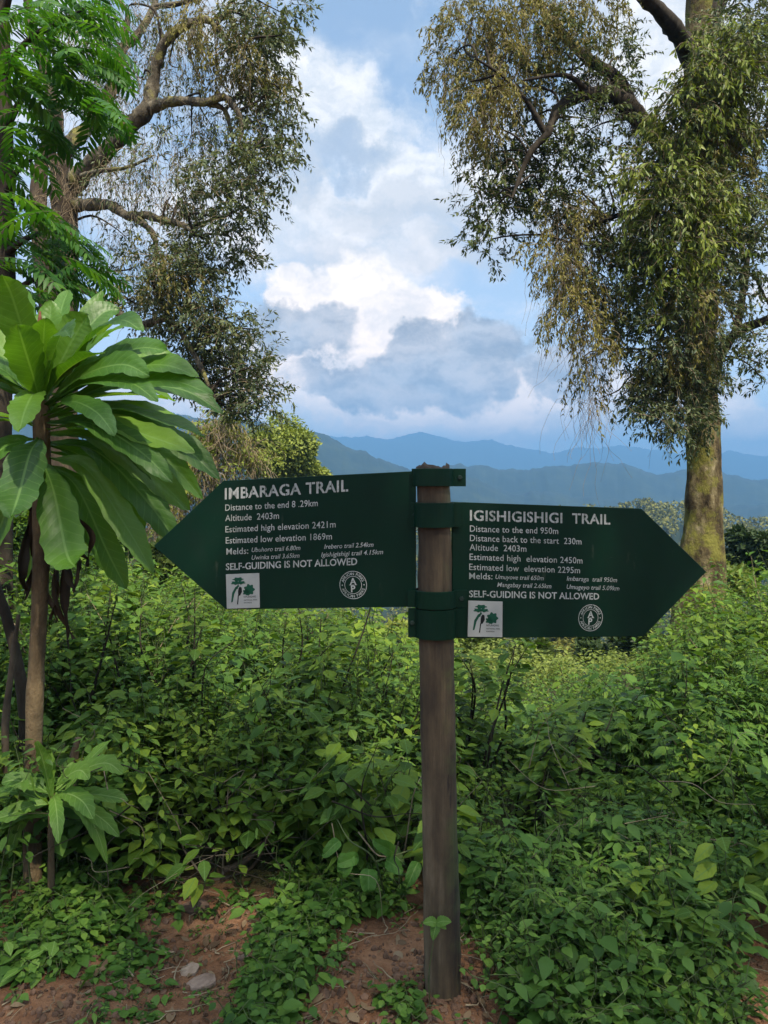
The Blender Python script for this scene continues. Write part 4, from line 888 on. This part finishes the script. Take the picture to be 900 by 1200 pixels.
def undergrowth():
    g = np.random.default_rng(55); mb = MB(); count = 0
    for row, (Ya, Yb, n) in enumerate(((2.55, 3.4, 70), (3.2, 4.2, 135), (4.1, 5.3, 130), (5.2, 7.0, 150), (6.8, 9.8, 170))):
        for _ in range(n):
            Y = g.uniform(Ya, Yb); px = g.uniform(-90, 990); x = (px - CX) / F * Y
            fx, fy = foot_px(x, Y)
            if any(in_poly(fx, fy, p) for p in SOIL): continue
            if row == 0 and px < 610: continue
            if px > 735 and Y < 6.5 and g.random() < .7: continue          # the lanceolate shrubs stand there
            if abs(x - post_base[0]) < .16 and abs(Y - PY) < .25: continue
            ztop = EYE - (top_row(px, Y) + g.normal() * 30 + 85 * float(vnoise(np.array([x * 1.7]), np.array([Y * 1.7]))[0]) * (Y < 6) - HZ) / F * Y; h = min(max(ztop - ground_z(x, Y), .16 if Y < 4.5 else .38), 1.7)
            lf = g.choice([.055, .075, .095, .12]) * (1 if h > .45 else .62)
            kind = vnoise(np.array([x * .9 + 5]), np.array([Y * .9]))[0] + g.normal() * .35
            if kind < -.45: herb(mb, x, Y, h, g, int(5 + 4 * min(h, 1.2)), lf * 1.15, 5 + 8 * h, (3, 1), .4, Y < 5.6, g.uniform(.22, .34), spread=.10 + .05 * h, low=.25)
            elif kind > .62: herb(mb, x, Y, h, g, int(4 + 3 * min(h, 1.2)), lf * 1.3, 4 + 4 * h, (4, 1), .35, Y < 6.5, g.uniform(.7, .9), spread=.10 + .05 * h, low=.35)
            elif kind > .40: herb(mb, x, Y, h * 1.08, g, int(6 + 5 * min(h, 1.2)), lf * .55, 9 + 12 * h, (4, 1), .4, True, g.uniform(.4, .6), spread=.12 + .05 * h, low=.3)
            else: herb(mb, x, Y, h, g, int(5 + 4 * min(h, 1.2)), lf, 5 + 9 * h, (0, 1), .35, Y < 5.6, g.uniform(.52, .72), spread=.10 + .05 * h, low=.30)
            if g.random() < .45:                                     # a bare dead or woody stem in the tangle
                a = g.uniform(0, 6.28); l = h * g.uniform(.7, 1.25); b0 = np.array([x, Y, ground_z(x, Y)]); e = b0 + np.array([math.cos(a) * l * .5, math.sin(a) * l * .3, l * g.uniform(.5, 1.0)])
                tubes(mb, np.array([spline([b0, b0 + (e - b0) * .4 + g.normal(size=3) * .06, b0 + (e - b0) * .75 + g.normal(size=3) * .05, e], 4)]), .0055 * (.5 + h), .0015, 4, 5 if g.random() < .6 else 6)
            if g.random() < .22 and Y < 7: herb(mb, x + g.normal() * .1, Y, h * g.uniform(1.15, 1.4), g, 3, lf * 1.1, 6, (g.choice([0, 4]), 5), .45, Y < 5.6, g.uniform(.4, .62), spread=.06, low=.5)
            count += 1
    for _ in range(300):
        Y = g.uniform(9.5, 20); px = g.uniform(-60, 960); x = (px - CX) / F * Y
        ztop = EYE - (min(top_row(px, 9), 742 + 62 * math.exp(-((px - 675) / 85) ** 2)) + g.normal() * 14 - HZ) / F * Y; h = min(max(ztop - ground_z(x, Y), .4), 2.6)
        herb(mb, x, Y, h, g, 9, .10, 11, (2, 1), .35, False, .55, spread=.35, low=.15)
    tw = []                                                          # thin dead vines and twigs hanging in the front of the bank
    for _ in range(95):
        px, Y = g.uniform(120, 480) if g.random() < .7 else g.uniform(560, 880), g.uniform(2.85, 3.45); a = P(px, g.uniform(890, 1045), Y); a[2] = max(a[2], ground_z(a[0], Y) + .03)
        d = nrm(np.array([g.normal(), g.normal() * .35, g.normal() * .45])) * g.uniform(.12, .5); b = a + d; b[2] = max(b[2], ground_z(b[0], b[1]) + .01)
        tw.append(spline([a, a + (b - a) * .35 + g.normal(size=3) * .035, a + (b - a) * .7 + g.normal(size=3) * .045, b], 5))
    tubes(mb, np.array(tw[:55]), g.uniform(.0015, .004, 55), .001, 4, 5); tubes(mb, np.array(tw[55:]), g.uniform(.0012, .003, 40), .0008, 4, 6)
    o = mb.build('undergrowth', [M['under'], M['greenstem'], M['under_far'], M['lance'], M['cover'], M['bark_dark'], M['drytwig']]); o['kind'] = 'stuff'
    return count
undergrowth()

# bushes on the right with long narrow leaves: one per clump
LANCE = [(760, 4.9, 830), (800, 4.4, 800), (850, 5.0, 720), (890, 4.2, 770), (930, 4.6, 740), (780, 3.8, 900), (835, 3.7, 870), (885, 3.5, 900), (940, 3.8, 860), (820, 3.25, 985), (870, 3.15, 1000), (920, 3.1, 1000), (740, 4.2, 900), (765, 3.35, 1000)]
for k, (px, Y, top) in enumerate(LANCE):
    g = np.random.default_rng(100 + k); x = (px - CX) / F * Y; gz = ground_z(x, Y)
    r = empty('shrub', (x, Y, gz), 'bushy green shrub with drooping narrow pointed leaves on the bank right of the signpost', 'shrub', 'narrow-leaved shrubs on the right bank')
    h = EYE - (top - HZ) / F * Y - gz; a = MB(); herb(a, x, Y, h, g, 13, .105, 4 + 6 * h, (0, 1), .45, True, .20, spread=.14, low=.15, palm=5)
    a.build('foliage', [M['lance'], M['greenstem']], r)

# creeping small-leaved cover on the open ground
def ground_cover():
    g = np.random.default_rng(66); mb = MB()
    TONGUE = [(262, 1260), (285, 1160), (312, 1105), (330, 1040), (350, 985), (470, 985), (470, 1060), (400, 1085), (360, 1110), (345, 1150), (325, 1260)]
    RIGHT = [(560, 1100), (540, 1040), (700, 1000), (830, 1040), (815, 1110), (850, 1200), (850, 1260), (620, 1260), (590, 1160)]
    LEFT = [(-80, 1140), (-80, 1000), (110, 1000), (150, 1050), (130, 1090), (70, 1140)]
    EDGE = [(120, 1060), (200, 1030), (350, 1025), (480, 1080), (570, 1110), (600, 1190), (560, 1150), (470, 1110), (360, 1120), (330, 1070), (205, 1060), (150, 1100)]
    TUFT = [(115, 1190), (120, 1085), (165, 1080), (168, 1190)]
    for poly, n, hmax in ((TONGUE, 110, .17), (EDGE, 14, .07), (RIGHT, 240, .30), (LEFT, 80, .15), (TUFT, 12, .06)):
        k = 0
        while k < n:
            px = g.uniform(min(p[0] for p in poly), max(p[0] for p in poly)); py = g.uniform(980, 1260)
            if not in_poly(px, py, poly): continue
            Y = F * EYE / (py - HZ); x = (px - CX) / F * Y; k += 1
            if abs(x - post_base[0]) < .12 and abs(Y - PY) < .12: continue
            lf = g.choice([.028, .04, .052, .066], p=[.25, .3, .27, .18])
            herb(mb, x, Y, hmax * g.uniform(.3, 1.1), g, int(g.integers(4, 8)), lf, 4, (0, 1), .9, True, g.uniform(.55, .8), spread=.045, low=.25)
    for k in range(130):                                             # taller mixed herbs right of the post
        px, py = g.uniform(545, 850), g.uniform(1010, 1200)
        if not in_poly(px, py, RIGHT): continue
        Y = F * EYE / (py - HZ); x = (px - CX) / F * Y; nar = g.choice([.22, .35, .6])
        herb(mb, x, Y, g.uniform(.18, .42), g, int(g.integers(3, 6)), g.choice([.05, .07, .09]), 6, (2 if nar < .5 else 0, 1), .5, True, nar, spread=.05, low=.3)
    for k in range(75):                                             # stray seedlings on the bare earth
        px, py = g.uniform(100, 900), g.uniform(1030, 1230)
        if not any(in_poly(px, py, p) for p in SOIL): continue
        Y = F * EYE / (py - HZ); x = (px - CX) / F * Y
        herb(mb, x, Y, g.uniform(.02, .06), g, 3, g.choice([.014, .022, .03]), 3, (0, 1), .9, True, .6, spread=.02, low=.4)
    o = mb.build('ground_cover', [M['cover'], M['greenstem'], M['lance']]); o['kind'] = 'stuff'
ground_cover()

def litter():
    g = np.random.default_rng(77); mb = MB(); n = 0; P0 = []; 
    while n < 750:
        px, py = g.uniform(-20, 900), g.uniform(1015, 1240)
        if not any(in_poly(px, py, p) for p in SOIL) and g.random() < .7: continue
        Y = F * EYE / (py - HZ); x = (px - CX) / F * Y; P0.append((x, Y, ground_z(x, Y) + g.uniform(.002, .012))); n += 1
    P0 = np.array(P0); a = g.uniform(0, 6.28, n); D = np.stack([np.cos(a), np.sin(a), g.normal(size=n) * .15], 1); N = np.array([0, 0, 1.0]) + g.normal(size=(n, 3)) * .3
    L = g.choice([.012, .02, .03, .045, .06], n, p=[.3, .3, .2, .13, .07]); leaves(mb, P0, D, N, L, L * g.uniform(.25, .6, n), g.uniform(-.3, .3, n), True, 0)
    tw = []
    for k in range(260):
        px, py = g.uniform(0, 900), g.uniform(1005, 1230); Y = F * EYE / (py - HZ); x = (px - CX) / F * Y; an = g.uniform(0, 3.14); l = g.uniform(.03, .16)
        q = np.array([[x + math.cos(an) * l * u + g.normal() * .006, Y + math.sin(an) * l * u + g.normal() * .006, 0] for u in np.linspace(-.5, .5, 5)]); q[:, 2] = base_h(q[:, 0], q[:, 1]) + .005 + .012 * g.random(); tw.append(q)
    tubes(mb, np.array(tw), g.uniform(.0012, .0035, len(tw)), .001, 4, 1)
    o = mb.build('leaf_litter', [M['dry'], M['drytwig']]); o['kind'] = 'stuff'
    # small clods and pebbles
    pb = MB(); t = (1 + 5 ** .5) / 2
    ico = nrm(np.array([(-1, t, 0), (1, t, 0), (-1, -t, 0), (1, -t, 0), (0, -1, t), (0, 1, t), (0, -1, -t), (0, 1, -t), (t, 0, -1), (t, 0, 1), (-t, 0, -1), (-t, 0, 1)], float))
    fi = np.array([(0, 11, 5), (0, 5, 1), (0, 1, 7), (0, 7, 10), (0, 10, 11), (1, 5, 9), (5, 11, 4), (11, 10, 2), (10, 7, 6), (7, 1, 8), (3, 9, 4), (3, 4, 2), (3, 2, 6), (3, 6, 8), (3, 8, 9), (4, 9, 5), (2, 4, 11), (6, 2, 10), (8, 6, 7), (9, 8, 1)])
    k = 0
    while k < 2600:
        px, py = g.uniform(-20, 900), g.uniform(1015, 1240)
        if not any(in_poly(px, py, p) for p in SOIL): continue
        Y = F * EYE / (py - HZ); x = (px - CX) / F * Y; r = .0020 + .013 * g.random() ** 5; k += 1
        pb.add(ico * (r * g.uniform(.6, 1.4, 3)) * g.uniform(.75, 1.25, (12, 1)) + (x, Y, ground_z(x, Y) + r * .2), fi)
    for k in range(260):                                             # crumbled earth heaped round the post
        a, d = g.uniform(0, 6.28), .055 + abs(g.normal()) * .06; r = .003 + .010 * g.random() ** 3; x, Y = post_base[0] + math.cos(a) * d, PY + math.sin(a) * d
        pb.add(ico * (r * g.uniform(.6, 1.4, 3)) * g.uniform(.75, 1.25, (12, 1)) + (x, Y, ground_z(x, Y) + r * .3), fi)
    o = pb.build('gravel', M['clod'], smooth=False); o['kind'] = 'stuff'
M['clod'] = rough_mat('earth_clod', [(0, (.045, .025, .016)), (.5, (.11, .062, .040)), (1, (.20, .12, .08))], 18, bump=.5, bscale=160, bdist=.003)
litter()

def flat_stone(px, py, wx, wy, th, label, mat, seed, rot=0.0, tilt=.08):
    g = np.random.default_rng(seed); Y = F * EYE / (py - HZ); x = (px - CX) / F * Y; gz = ground_z(x, Y); n = 11; mb = MB()
    a = np.sort(np.arange(n) * 2 * math.pi / n + g.uniform(-.2, .2, n)); r = g.uniform(.75, 1.1, n); ca, sa = math.cos(rot), math.sin(rot)
    rings = []
    for sc, z in ((.92, -.02), (1.03, th * .4), (1.0, th * .8), (.86, th), (.4, th * 1.05)):
        X, Yy = np.cos(a) * r * wx * sc * g.uniform(.97, 1.03, n), np.sin(a) * r * wy * sc; rings.append(np.stack([x + X * ca - Yy * sa, Y + X * sa + Yy * ca, gz + z + tilt * (X * ca) + g.normal(size=n) * th * .06], 1))
    V = np.array(rings); m = len(V); i = np.arange(m - 1)[:, None]; j = np.arange(n)[None]
    mb.add(V, np.stack([i * n + j, i * n + (j + 1) % n, (i + 1) * n + (j + 1) % n, (i + 1) * n + j], -1).reshape(-1, 4)); mb.add(V[-1], [list(range(n))])
    o = mb.build('stone', mat, origin=(x, Y, gz), smooth=False); tag(o, label, 'stone')
flat_stone(222, 1122, .040, .034, .010, 'small pale tan flat stone lying on the bare earth path', rough_mat('pale_stone', [(0, (.17, .115, .08)), (1, (.32, .24, .185))], 30, bump=.3, bdist=.004), 1, .6, .2)
flat_stone(238, 1138, .052, .040, .020, 'reddish-brown flat stone, just below the small pale one on the path', M['stone'], 2, .3)
flat_stone(285, 1108, .022, .014, .010, 'small reddish stone at the edge of the green herbs on the path', M['stone'], 3, 0)
flat_stone(228, 1052, .060, .05, .012, 'dark brown stone embedded at the foot of the bank', rough_mat('damp_stone', [(0, (.04, .025, .018)), (1, (.12, .08, .06))], 14, bump=.6, bdist=.006), 4, .2)
flat_stone(835, 1128, .05, .035, .035, 'grey-brown stone at the edge of the right-hand earth path', M['stone'], 5, .4)

def ground_leaf(px, py, L, wf, rot, mat, label):
    Y = F * EYE / (py - HZ); x = (px - CX) / F * Y; gz = ground_z(x, Y); mb = MB(); d = np.array([math.cos(rot), math.sin(rot), 0]) * L
    c = np.array([x, Y, gz + .010]); big_leaf(mb, [c - d * .5, c - d * .15 + (0, 0, .008), c + d * .2 + (0, 0, .010), c + d * .5 + (0, 0, .002)], L * wf, (0, -.15, 1), 0, .05, np.random.default_rng(int(px)), 5, 'ovate')
    o = mb.build('fallen_leaf', mat, origin=(x, Y, gz)); tag(o, label, 'leaf')
ground_leaf(400, 1122, .085, .42, .25, M['fresh'], 'fallen yellow-green leaf on the earth left of the post')
ground_leaf(32, 1136, .07, .5, 1.4, M['dry'], 'curled brown dead leaf below the broad-leaved herb')
ground_leaf(205, 1038, .06, .7, .1, M['cover'], 'fallen greyish-green leaf at the top of the dirt patch')
ground_leaf(118, 1136, .05, .5, .8, M['dry'], 'small brown dead leaf at the left side of the dirt path')

def small_plant(name, label, px, py, h, nst, leaf, pairs, mat, seed, narrow=.62, lean=.6, spread=.03, dy=0.0, low=.3, base=None):
    g = np.random.default_rng(seed); Y = F * EYE / (py - HZ) + dy; x = (px - CX) / F * Y; gz = ground_z(x, Y); r = empty(name, (x, Y, gz), label, 'plant'); a = MB()
    herb(a, x, Y, h, g, nst, leaf, pairs, (0, 1), lean, True, narrow, spread=spread, low=low); a.build('foliage', [mat, M['greenstem']], r)
small_plant('seedling', 'low clump of round bright leaves growing at the foot of the post', 478, 1196, .10, 12, .042, 4, M['fresh_round'] if 'fresh_round' in M else M['cover'], 1, .85, 1.1, .035)
small_plant('seedling', 'tiny bright green sprig at the right edge of the dirt by the post', 590, 1150, .05, 4, .03, 3, M['fresh'], 2, .6, .8, .015)
small_plant('broadleaf_herb', 'broad-leaved pale herb low in the left corner beside the dirt', 50, 1120, .14, 9, .085, 3, M['fresh'], 3, .62, 1.0, .05)
small_plant('broadleaf_herb', 'small pale herb with upright narrow leaf at the left edge of the dirt path', 108, 1196, .07, 3, .05, 3, M['fresh'], 4, .4, .5, .015)
small_plant('seedling', 'pale three-leaved seedling alone on the bare earth path', 234, 1168, .05, 3, .03, 3, M['fresh'], 5, .5, .8, .012)

# sprig with bright leaves leaning against the front of the post
def sprig():
    c = post_axis(.30) + np.array([-.02, -.068, 0]); gz = ground_z(c[0] - .02, c[1]); r = empty('sprig', (c[0] - .02, c[1], gz), 'thin sprig with a few bright green leaves in front of the post', 'plant')
    mb = MB(); e = c + np.array([0, -.012, 0]); tubes(mb, np.array([spline([(c[0] - .02, c[1] - .01, gz - .01), (c[0] - .025, c[1] - .02, gz + .12), e], 5)]), .002, .0014, 5, 1)
    for (dx, dz, L) in ((-.045, .008, .048), (.040, .012, .05), (-.01, -.03, .05), (.03, -.012, .035)):
        d = np.array([dx, -.015, dz]); d = d / np.linalg.norm(d) * L; big_leaf(mb, [e, e + d * .35 + (0, 0, .004), e + d * .7 + (0, 0, .003), e + d], L * .62, (0, -.75, .7), 0, .03, np.random.default_rng(3), 5, 'ovate')
    mb.build('foliage', [M['fresh'], M['greenstem']], r)
sprig()

def heart_vine():
    g = np.random.default_rng(8); Y = 2.9; x = P(440, 0, Y)[0]; gz = ground_z(x, Y)
    r = empty('vine', (x, Y + .12, gz), 'climbing vine with large heart-shaped leaves hanging left of the post', 'vine'); mb = MB()
    st = [np.array([x, Y + .15, gz]), P(455, 1080, Y + .1), P(440, 1010, Y), P(410, 985, Y + .02), P(395, 960, Y + .1)]; limb(mb, st, [.005, .004, .004, .003, .002], 5, 6, .05, 1)
    st2 = [P(440, 1010, Y), P(470, 1000, Y), P(510, 985, Y + .05), P(540, 960, Y + .1)]; limb(mb, st2, [.004, .003, .003, .002], 5, 6, .05, 1)
    for (px, py, tx, ty, w) in ((408, 1000, 402, 1023, .065), (432, 1018, 432, 1042, .068), (452, 1008, 470, 1018, .055), (420, 1005, 398, 1010, .05), (462, 1000, 440, 985, .05), (490, 1010, 478, 1034, .05), (400, 1062, 393, 1042, .04), (398, 985, 380, 1000, .045), (520, 985, 530, 1003, .045)):
        a = P(px, py, Y - .03); e = P(tx, ty, Y - .07); v = e - a; e = a + v * 1.15
        big_leaf(mb, [a, a + v * .4 + (0, -.012, .006), a + v * .9 + (0, -.012, 0), e], w, (0, -1, .55), 0, .03, g, 7, 'ovate', .22, .0)
    mb.build('foliage', [M['heart'], M['greenstem']], r)
heart_vine()

# bare stems, dead wood
def dead_stem(pts, radii, label, mat, name='dead_stem', cat='dead wood', seed=0):
    """pts: px, py, Y; the first one is the foot"""
    q = [P(*p) for p in pts]; mb = MB(); limb(mb, q, radii, 9, 7, .10, 0, seed); o = mb.build(name, mat, origin=q[0]); tag(o, label, cat); return o
dead_stem([(25, 950, 3.5), (28, 830, 3.5), (12, 740, 3.5), (-6, 680, 3.5), (-14, 640, 3.5)], [.030, .026, .024, .020, .016], 'thick dark crooked stem leaning left behind the tall rosette plant', M['bark_dark'])
dead_stem([(12, 960, 3.3), (6, 860, 3.3), (14, 780, 3.35), (22, 720, 3.4)], [.018, .016, .013, .008], 'thin dry stem standing at the left picture edge', M['twig'])
dead_stem([(88, 990, 3.4), (86, 900, 3.4), (92, 865, 3.4)], [.022, .020, .016], 'short brown stump half hidden in the undergrowth, right of the rosette stem', M['bark_red'], 'stump')
dead_stem([(150, 1045, 3.15), (200, 1042, 3.17), (250, 1032, 3.22), (290, 1020, 3.28), (312, 992, 3.32)], [.008, .009, .009, .008, .005], 'long thin bent branch lying along the top of the dirt patch', M['twig'], 'fallen_branch')
dead_stem([(262, 1020, 3.2), (285, 1010, 3.24), (312, 985, 3.28), (322, 962, 3.3)], [.013, .015, .012, .006], 'brown broken branch curving up from the bank hollow', M['twig'], 'fallen_branch', seed=2)
dead_stem([(285, 945, 3.35), (300, 955, 3.3), (318, 968, 3.27)], [.010, .009, .005], 'short pale broken twig above the bank hollow', M['drytwig'], 'fallen_branch', seed=3)
dead_stem([(420, 975, 3.0), (440, 1000, 2.95), (452, 1004, 2.93)], [.003, .003, .002], 'thin pale twig poking out beside the heart-shaped leaves', M['drytwig'], 'fallen_branch', seed=4)
# woody shrubs whose dark bare stems stand out above the undergrowth right of the post
for k, (fx, tx, ty, Y, lab) in enumerate(((560, 604, 752, 4.3, 'dark-stemmed shrub just right of the post, tallest of the woody stems'), (640, 690, 822, 4.0, 'dark slanting shrub stem with few leaves below the round emblem of the right board'), (535, 540, 770, 4.6, 'leafy woody shrub right behind the post below the boards'), (590, 660, 860, 3.7, 'low leaning woody shrub with dark branch in mid undergrowth'),
                                         (330, 350, 712, 4.6, 'tall leafy woody shrub under the round emblem of the left board'), (205, 215, 690, 4.4, 'leafy woody shrub below the tip of the left board'), (120, 130, 690, 4.2, 'leafy woody shrub right of the rosette plant stem'), (440, 470, 748, 4.5, 'leafy woody shrub left of the post under the boards'))):
    g = np.random.default_rng(300 + k); f = P(fx, 1000, Y); gz = ground_z(f[0], Y); r = empty('woody_shrub', (f[0], Y, gz), lab, 'shrub'); w, l = MB(), MB()
    for j in range(4):
        e = P(tx + g.normal() * 26 * (j > 0), ty + abs(g.normal()) * 34 * (j > 0), Y + g.normal() * .2); b = np.array([f[0] + g.normal() * .05, Y + g.normal() * .05, gz - .02])
        path = limb(w, [b, b + (e - b) * .4 + g.normal(size=3) * .05, b + (e - b) * .75 + g.normal(size=3) * .04, e], [.009, .008, .0055, .002], 6, 6, .06, 0, j + k * 7); m = len(path)
        for rep in range(3):
            ii = np.arange(int(m * .35), m); B = path[ii]; n = len(ii); a = g.uniform(0, 6.28, n); D = np.stack([np.cos(a), np.sin(a), g.uniform(-.35, .3, n)], 1); L = g.uniform(.05, .10, n)
            leaves(l, B + D * .05 + (0, 0, .02), D, np.array([0, 0, 1.0]) + g.normal(size=(n, 3)) * .3, L, L * .6, g.uniform(.05, .3, n), True)
            tubes(l, np.stack([B, B + D * .025 + (0, 0, .014), B + D * .05 + (0, 0, .02)], 1), .0016, .001, 3, 1)
    w.build('stems', M['bark_dark'], r); l.build('foliage', [M['under'], M['greenstem']], r)

def arching_frond():
    g = np.random.default_rng(12); Y = 2.75; pts = spline([P(690, 1050, Y), P(660, 1046, Y - .03), P(625, 1056, Y - .08), P(590, 1082, Y - .12)], 10); gz = ground_z(pts[0][0], Y); r = empty('fern_frond', (pts[0][0], Y, gz), 'arching feathery green frond among the low herbs right of the post', 'fern'); mb = MB()
    tubes(mb, np.array([spline([(pts[0][0] + .05, Y + .05, gz), pts[0] + (.02, .02, -.05), pts[0]], 4)]), .003, .003, 4, 1); tubes(mb, pts[None], .003, .0012, 4, 1); T = nrm(np.gradient(pts, axis=0)); sd = nrm(np.cross(T, (0, 0, 1.0)))
    for s_ in (-1, 1):
        for dz in (0, -.6): leaves(mb, pts, nrm(T * .4 + sd * s_ + np.array([0, 0, dz * .5 + .15])), np.array([0, -.3, 1.0]) + g.normal(size=(len(pts), 3)) * .15, .045, .016, .2, True, 0)
    mb.build('foliage', [M['cover'], M['greenstem']], r)
arching_frond()

# ------------------------------------------------------------------ trees of the middle distance
def crown_tree(px, top, Y, rx, label, leaf, mat, n, seed, squash=.8, lobes=9, group=None, gap=.75):
    g = np.random.default_rng(seed); x = (px - CX) / F * Y; gz = ground_z(x, Y); zt = EYE - (top - HZ) / F * Y; R_ = rx / F * Y; H = zt - gz
    root = empty('tree', (x, Y, gz), label, 'tree', group); t = MB(); c0 = np.array([x, Y, zt - R_ * squash])
    sk = [limb(t, [(x, Y, gz - .3), (x + .05 * R_, Y, gz + H * .3), tuple(c0 + (0, 0, -R_ * .3)), tuple(c0)], [.05 * R_ + .08, .04 * R_ + .06, .03 * R_ + .04, .03], 9, 5, .08, 0, seed)]
    cs = []
    for k in range(lobes):
        d = nrm(g.normal(size=3)) * g.uniform(.35, .78); cs.append((*(c0 + d * np.array([R_, R_, R_ * squash])), R_ * g.uniform(.20, .42)))
    feeders(t, cs, sk, g, .02 * R_ + .01); t.build('trunk', M['bark'], root)
    lm = MB(); C = np.repeat(np.array(cs), n // lobes, axis=0); m = len(C); o = nrm(g.normal(size=(m, 3))); rad = g.random((m, 1)) ** (1 / 2.4); p = C[:, :3] + o * rad * C[:, 3:4] * np.array([1, 1, gap])
    D = nrm(o + g.normal(size=(m, 3)) * .8 + np.array([0, 0, -.3])); N = nrm(o * .7 + np.array([0, 0, .8]) + g.normal(size=(m, 3)) * .4); L = leaf * g.uniform(.6, 1.4, m); leaves(lm, p, D, N, L, L * .55, .2, False, 0)
    lm.build('crown', mat, root)
    return root
crown_tree(334, 492, 30, 62, 'sunlit yellow-green rounded tree rising behind the top of the left board', .15, M['sunny'], 30000, 1, .75, 26)
crown_tree(300, 505, 27, 36, 'olive-green tree crown between the brown tangle and the sunlit tree', .15, M['sunny'], 11000, 2, .9, 10)
crown_tree(888, 612, 17, 42, 'dark round bushy tree at the right picture edge beyond the point of the board', .17, M['darkleaf'], 6500, 3, .8, 14)
crown_tree(850, 655, 13.5, 36, 'yellowish bushy shrub at the base of the mossy trunk', .14, M['under_far'], 4500, 4, .8, 12)
crown_tree(705, 730, 17, 34, 'small dark green tree in the dip below the right board, right of the creeper-covered one', .17, M['darkleaf'], 4500, 5, .9, 12)
crown_tree(748, 728, 14, 32, 'dark green tree below the lower right corner of the right board', .15, M['darkleaf'], 4000, 6, .9, 12)
crown_tree(622, 738, 13, 28, 'creeper-covered pale green small tree in the middle of the dip', .13, M['under_far'], 4500, 7, 1.3, 12)
crown_tree(560, 735, 15, 42, 'wide sunlit yellow-green bush below the park plaque of the right board', .16, M['sunny'], 5000, 8, .7, 12)
crown_tree(470, 722, 19, 40, 'bright yellow-green bush left of the post below the boards', .17, M['sunny'], 5000, 9, .8, 12)
crown_tree(395, 716, 17, 40, 'dull green bush beneath the left board', .16, M['under_far'], 4500, 10, .7, 12)
crown_tree(664, 735, 40, 30, 'distant hazy green tree at the bottom of the dip', .3, M['forest'], 4000, 11, .8, 10)

# brown tangle of hanging dry stems left of the sunlit tree
def tangle():
    g = np.random.default_rng(13); Y = 15.0; x = P(258, 0, Y)[0]; gz = ground_z(x, Y); r = empty('creeper_tangle', (x, Y, gz), 'pale brown tangle of dry hanging creeper above the tip of the left board', 'creeper')
    C = balls([(255, 520, 22), (235, 520, 20), (275, 510, 20), (225, 545, 20), (250, 545, 24), (280, 540, 18), (240, 500, 14), (262, 490, 14), (292, 525, 14), (215, 560, 16), (200, 575, 18), (240, 580, 24), (180, 600, 20), (215, 610, 24), (250, 620, 26), (170, 640, 24), (210, 660, 26)], Y, g, .6); m, l = MB(), MB()
    limb(m, [(x, Y + .3, gz - .2), P(255, 640, Y + .3), P(250, 560, Y + .3), P(262, 500, Y + .3)], [.14, .12, .09, .03], 8, 6, .1, 1)
    strands(m, C, 42, 1.1, g, .008, 0, .2, 9); m.build('strands', [M['drytwig'], M['bark']], r)
    sprays(l, l, C, 16, 6, .08, (.09, .03), .5, g, mat=0, tmat=1); sprays(l, l, C, 26, 6, .08, (.10, .045), .2, g, mat=2, tmat=1); l.build('foliage', [M['ochre'], M['drytwig'], M['sunny']], r)
tangle()
# leafy thicket closing the view at far left, behind the rosette plant
for k, (px, top, Y, rx, lab) in enumerate(((110, 590, 9.5, 60, 'mid green thicket behind the hanging leaves of the rosette plant'), (20, 560, 8.5, 55, 'shady thicket at the far left picture edge behind the rosette plant'), (200, 630, 11, 46, 'pale green bush between rosette plant and left board tip'))):
    crown_tree(px, top, Y, rx, lab, .11, M['under_far'] if k == 2 else M['lance'] if k == 0 else M['under'], 4500, 40 + k, .9, 14)

# forest on the hill across the dip: too many crowns to count
def distant_forest():
    g = np.random.default_rng(88); lm = MB(); n = 2600
    ang = g.uniform(-.52, .62, n); d = np.where(g.random(n) < .7, g.uniform(120, 235, n), g.uniform(40, 120, n)); x = d * np.sin(ang); y = d * np.cos(ang); z = base_h(x, y)
    r = g.uniform(1.3, 3.0, n) * np.clip(d / 170, .55, 1.1); k = 80
    C = np.repeat(np.stack([x, y, z + r * .9, r], 1), k, axis=0); m = len(C); o = nrm(g.normal(size=(m, 3)) + (0, 0, .35)); p = C[:, :3] + o * C[:, 3:4] * np.array([1, 1, .85]) * g.uniform(.75, 1.05, (m, 1))
    L = C[:, 3] * g.uniform(.22, .42, m); D = nrm(g.normal(size=(m, 3)) + (0, 0, -.2)); leaves(lm, p - D * L[:, None] * .4, D, o + g.normal(size=(m, 3)) * .3, L, L * .7, .15, False)
    o = lm.build('distant_forest', M['forest']); o['kind'] = 'stuff'
distant_forest()
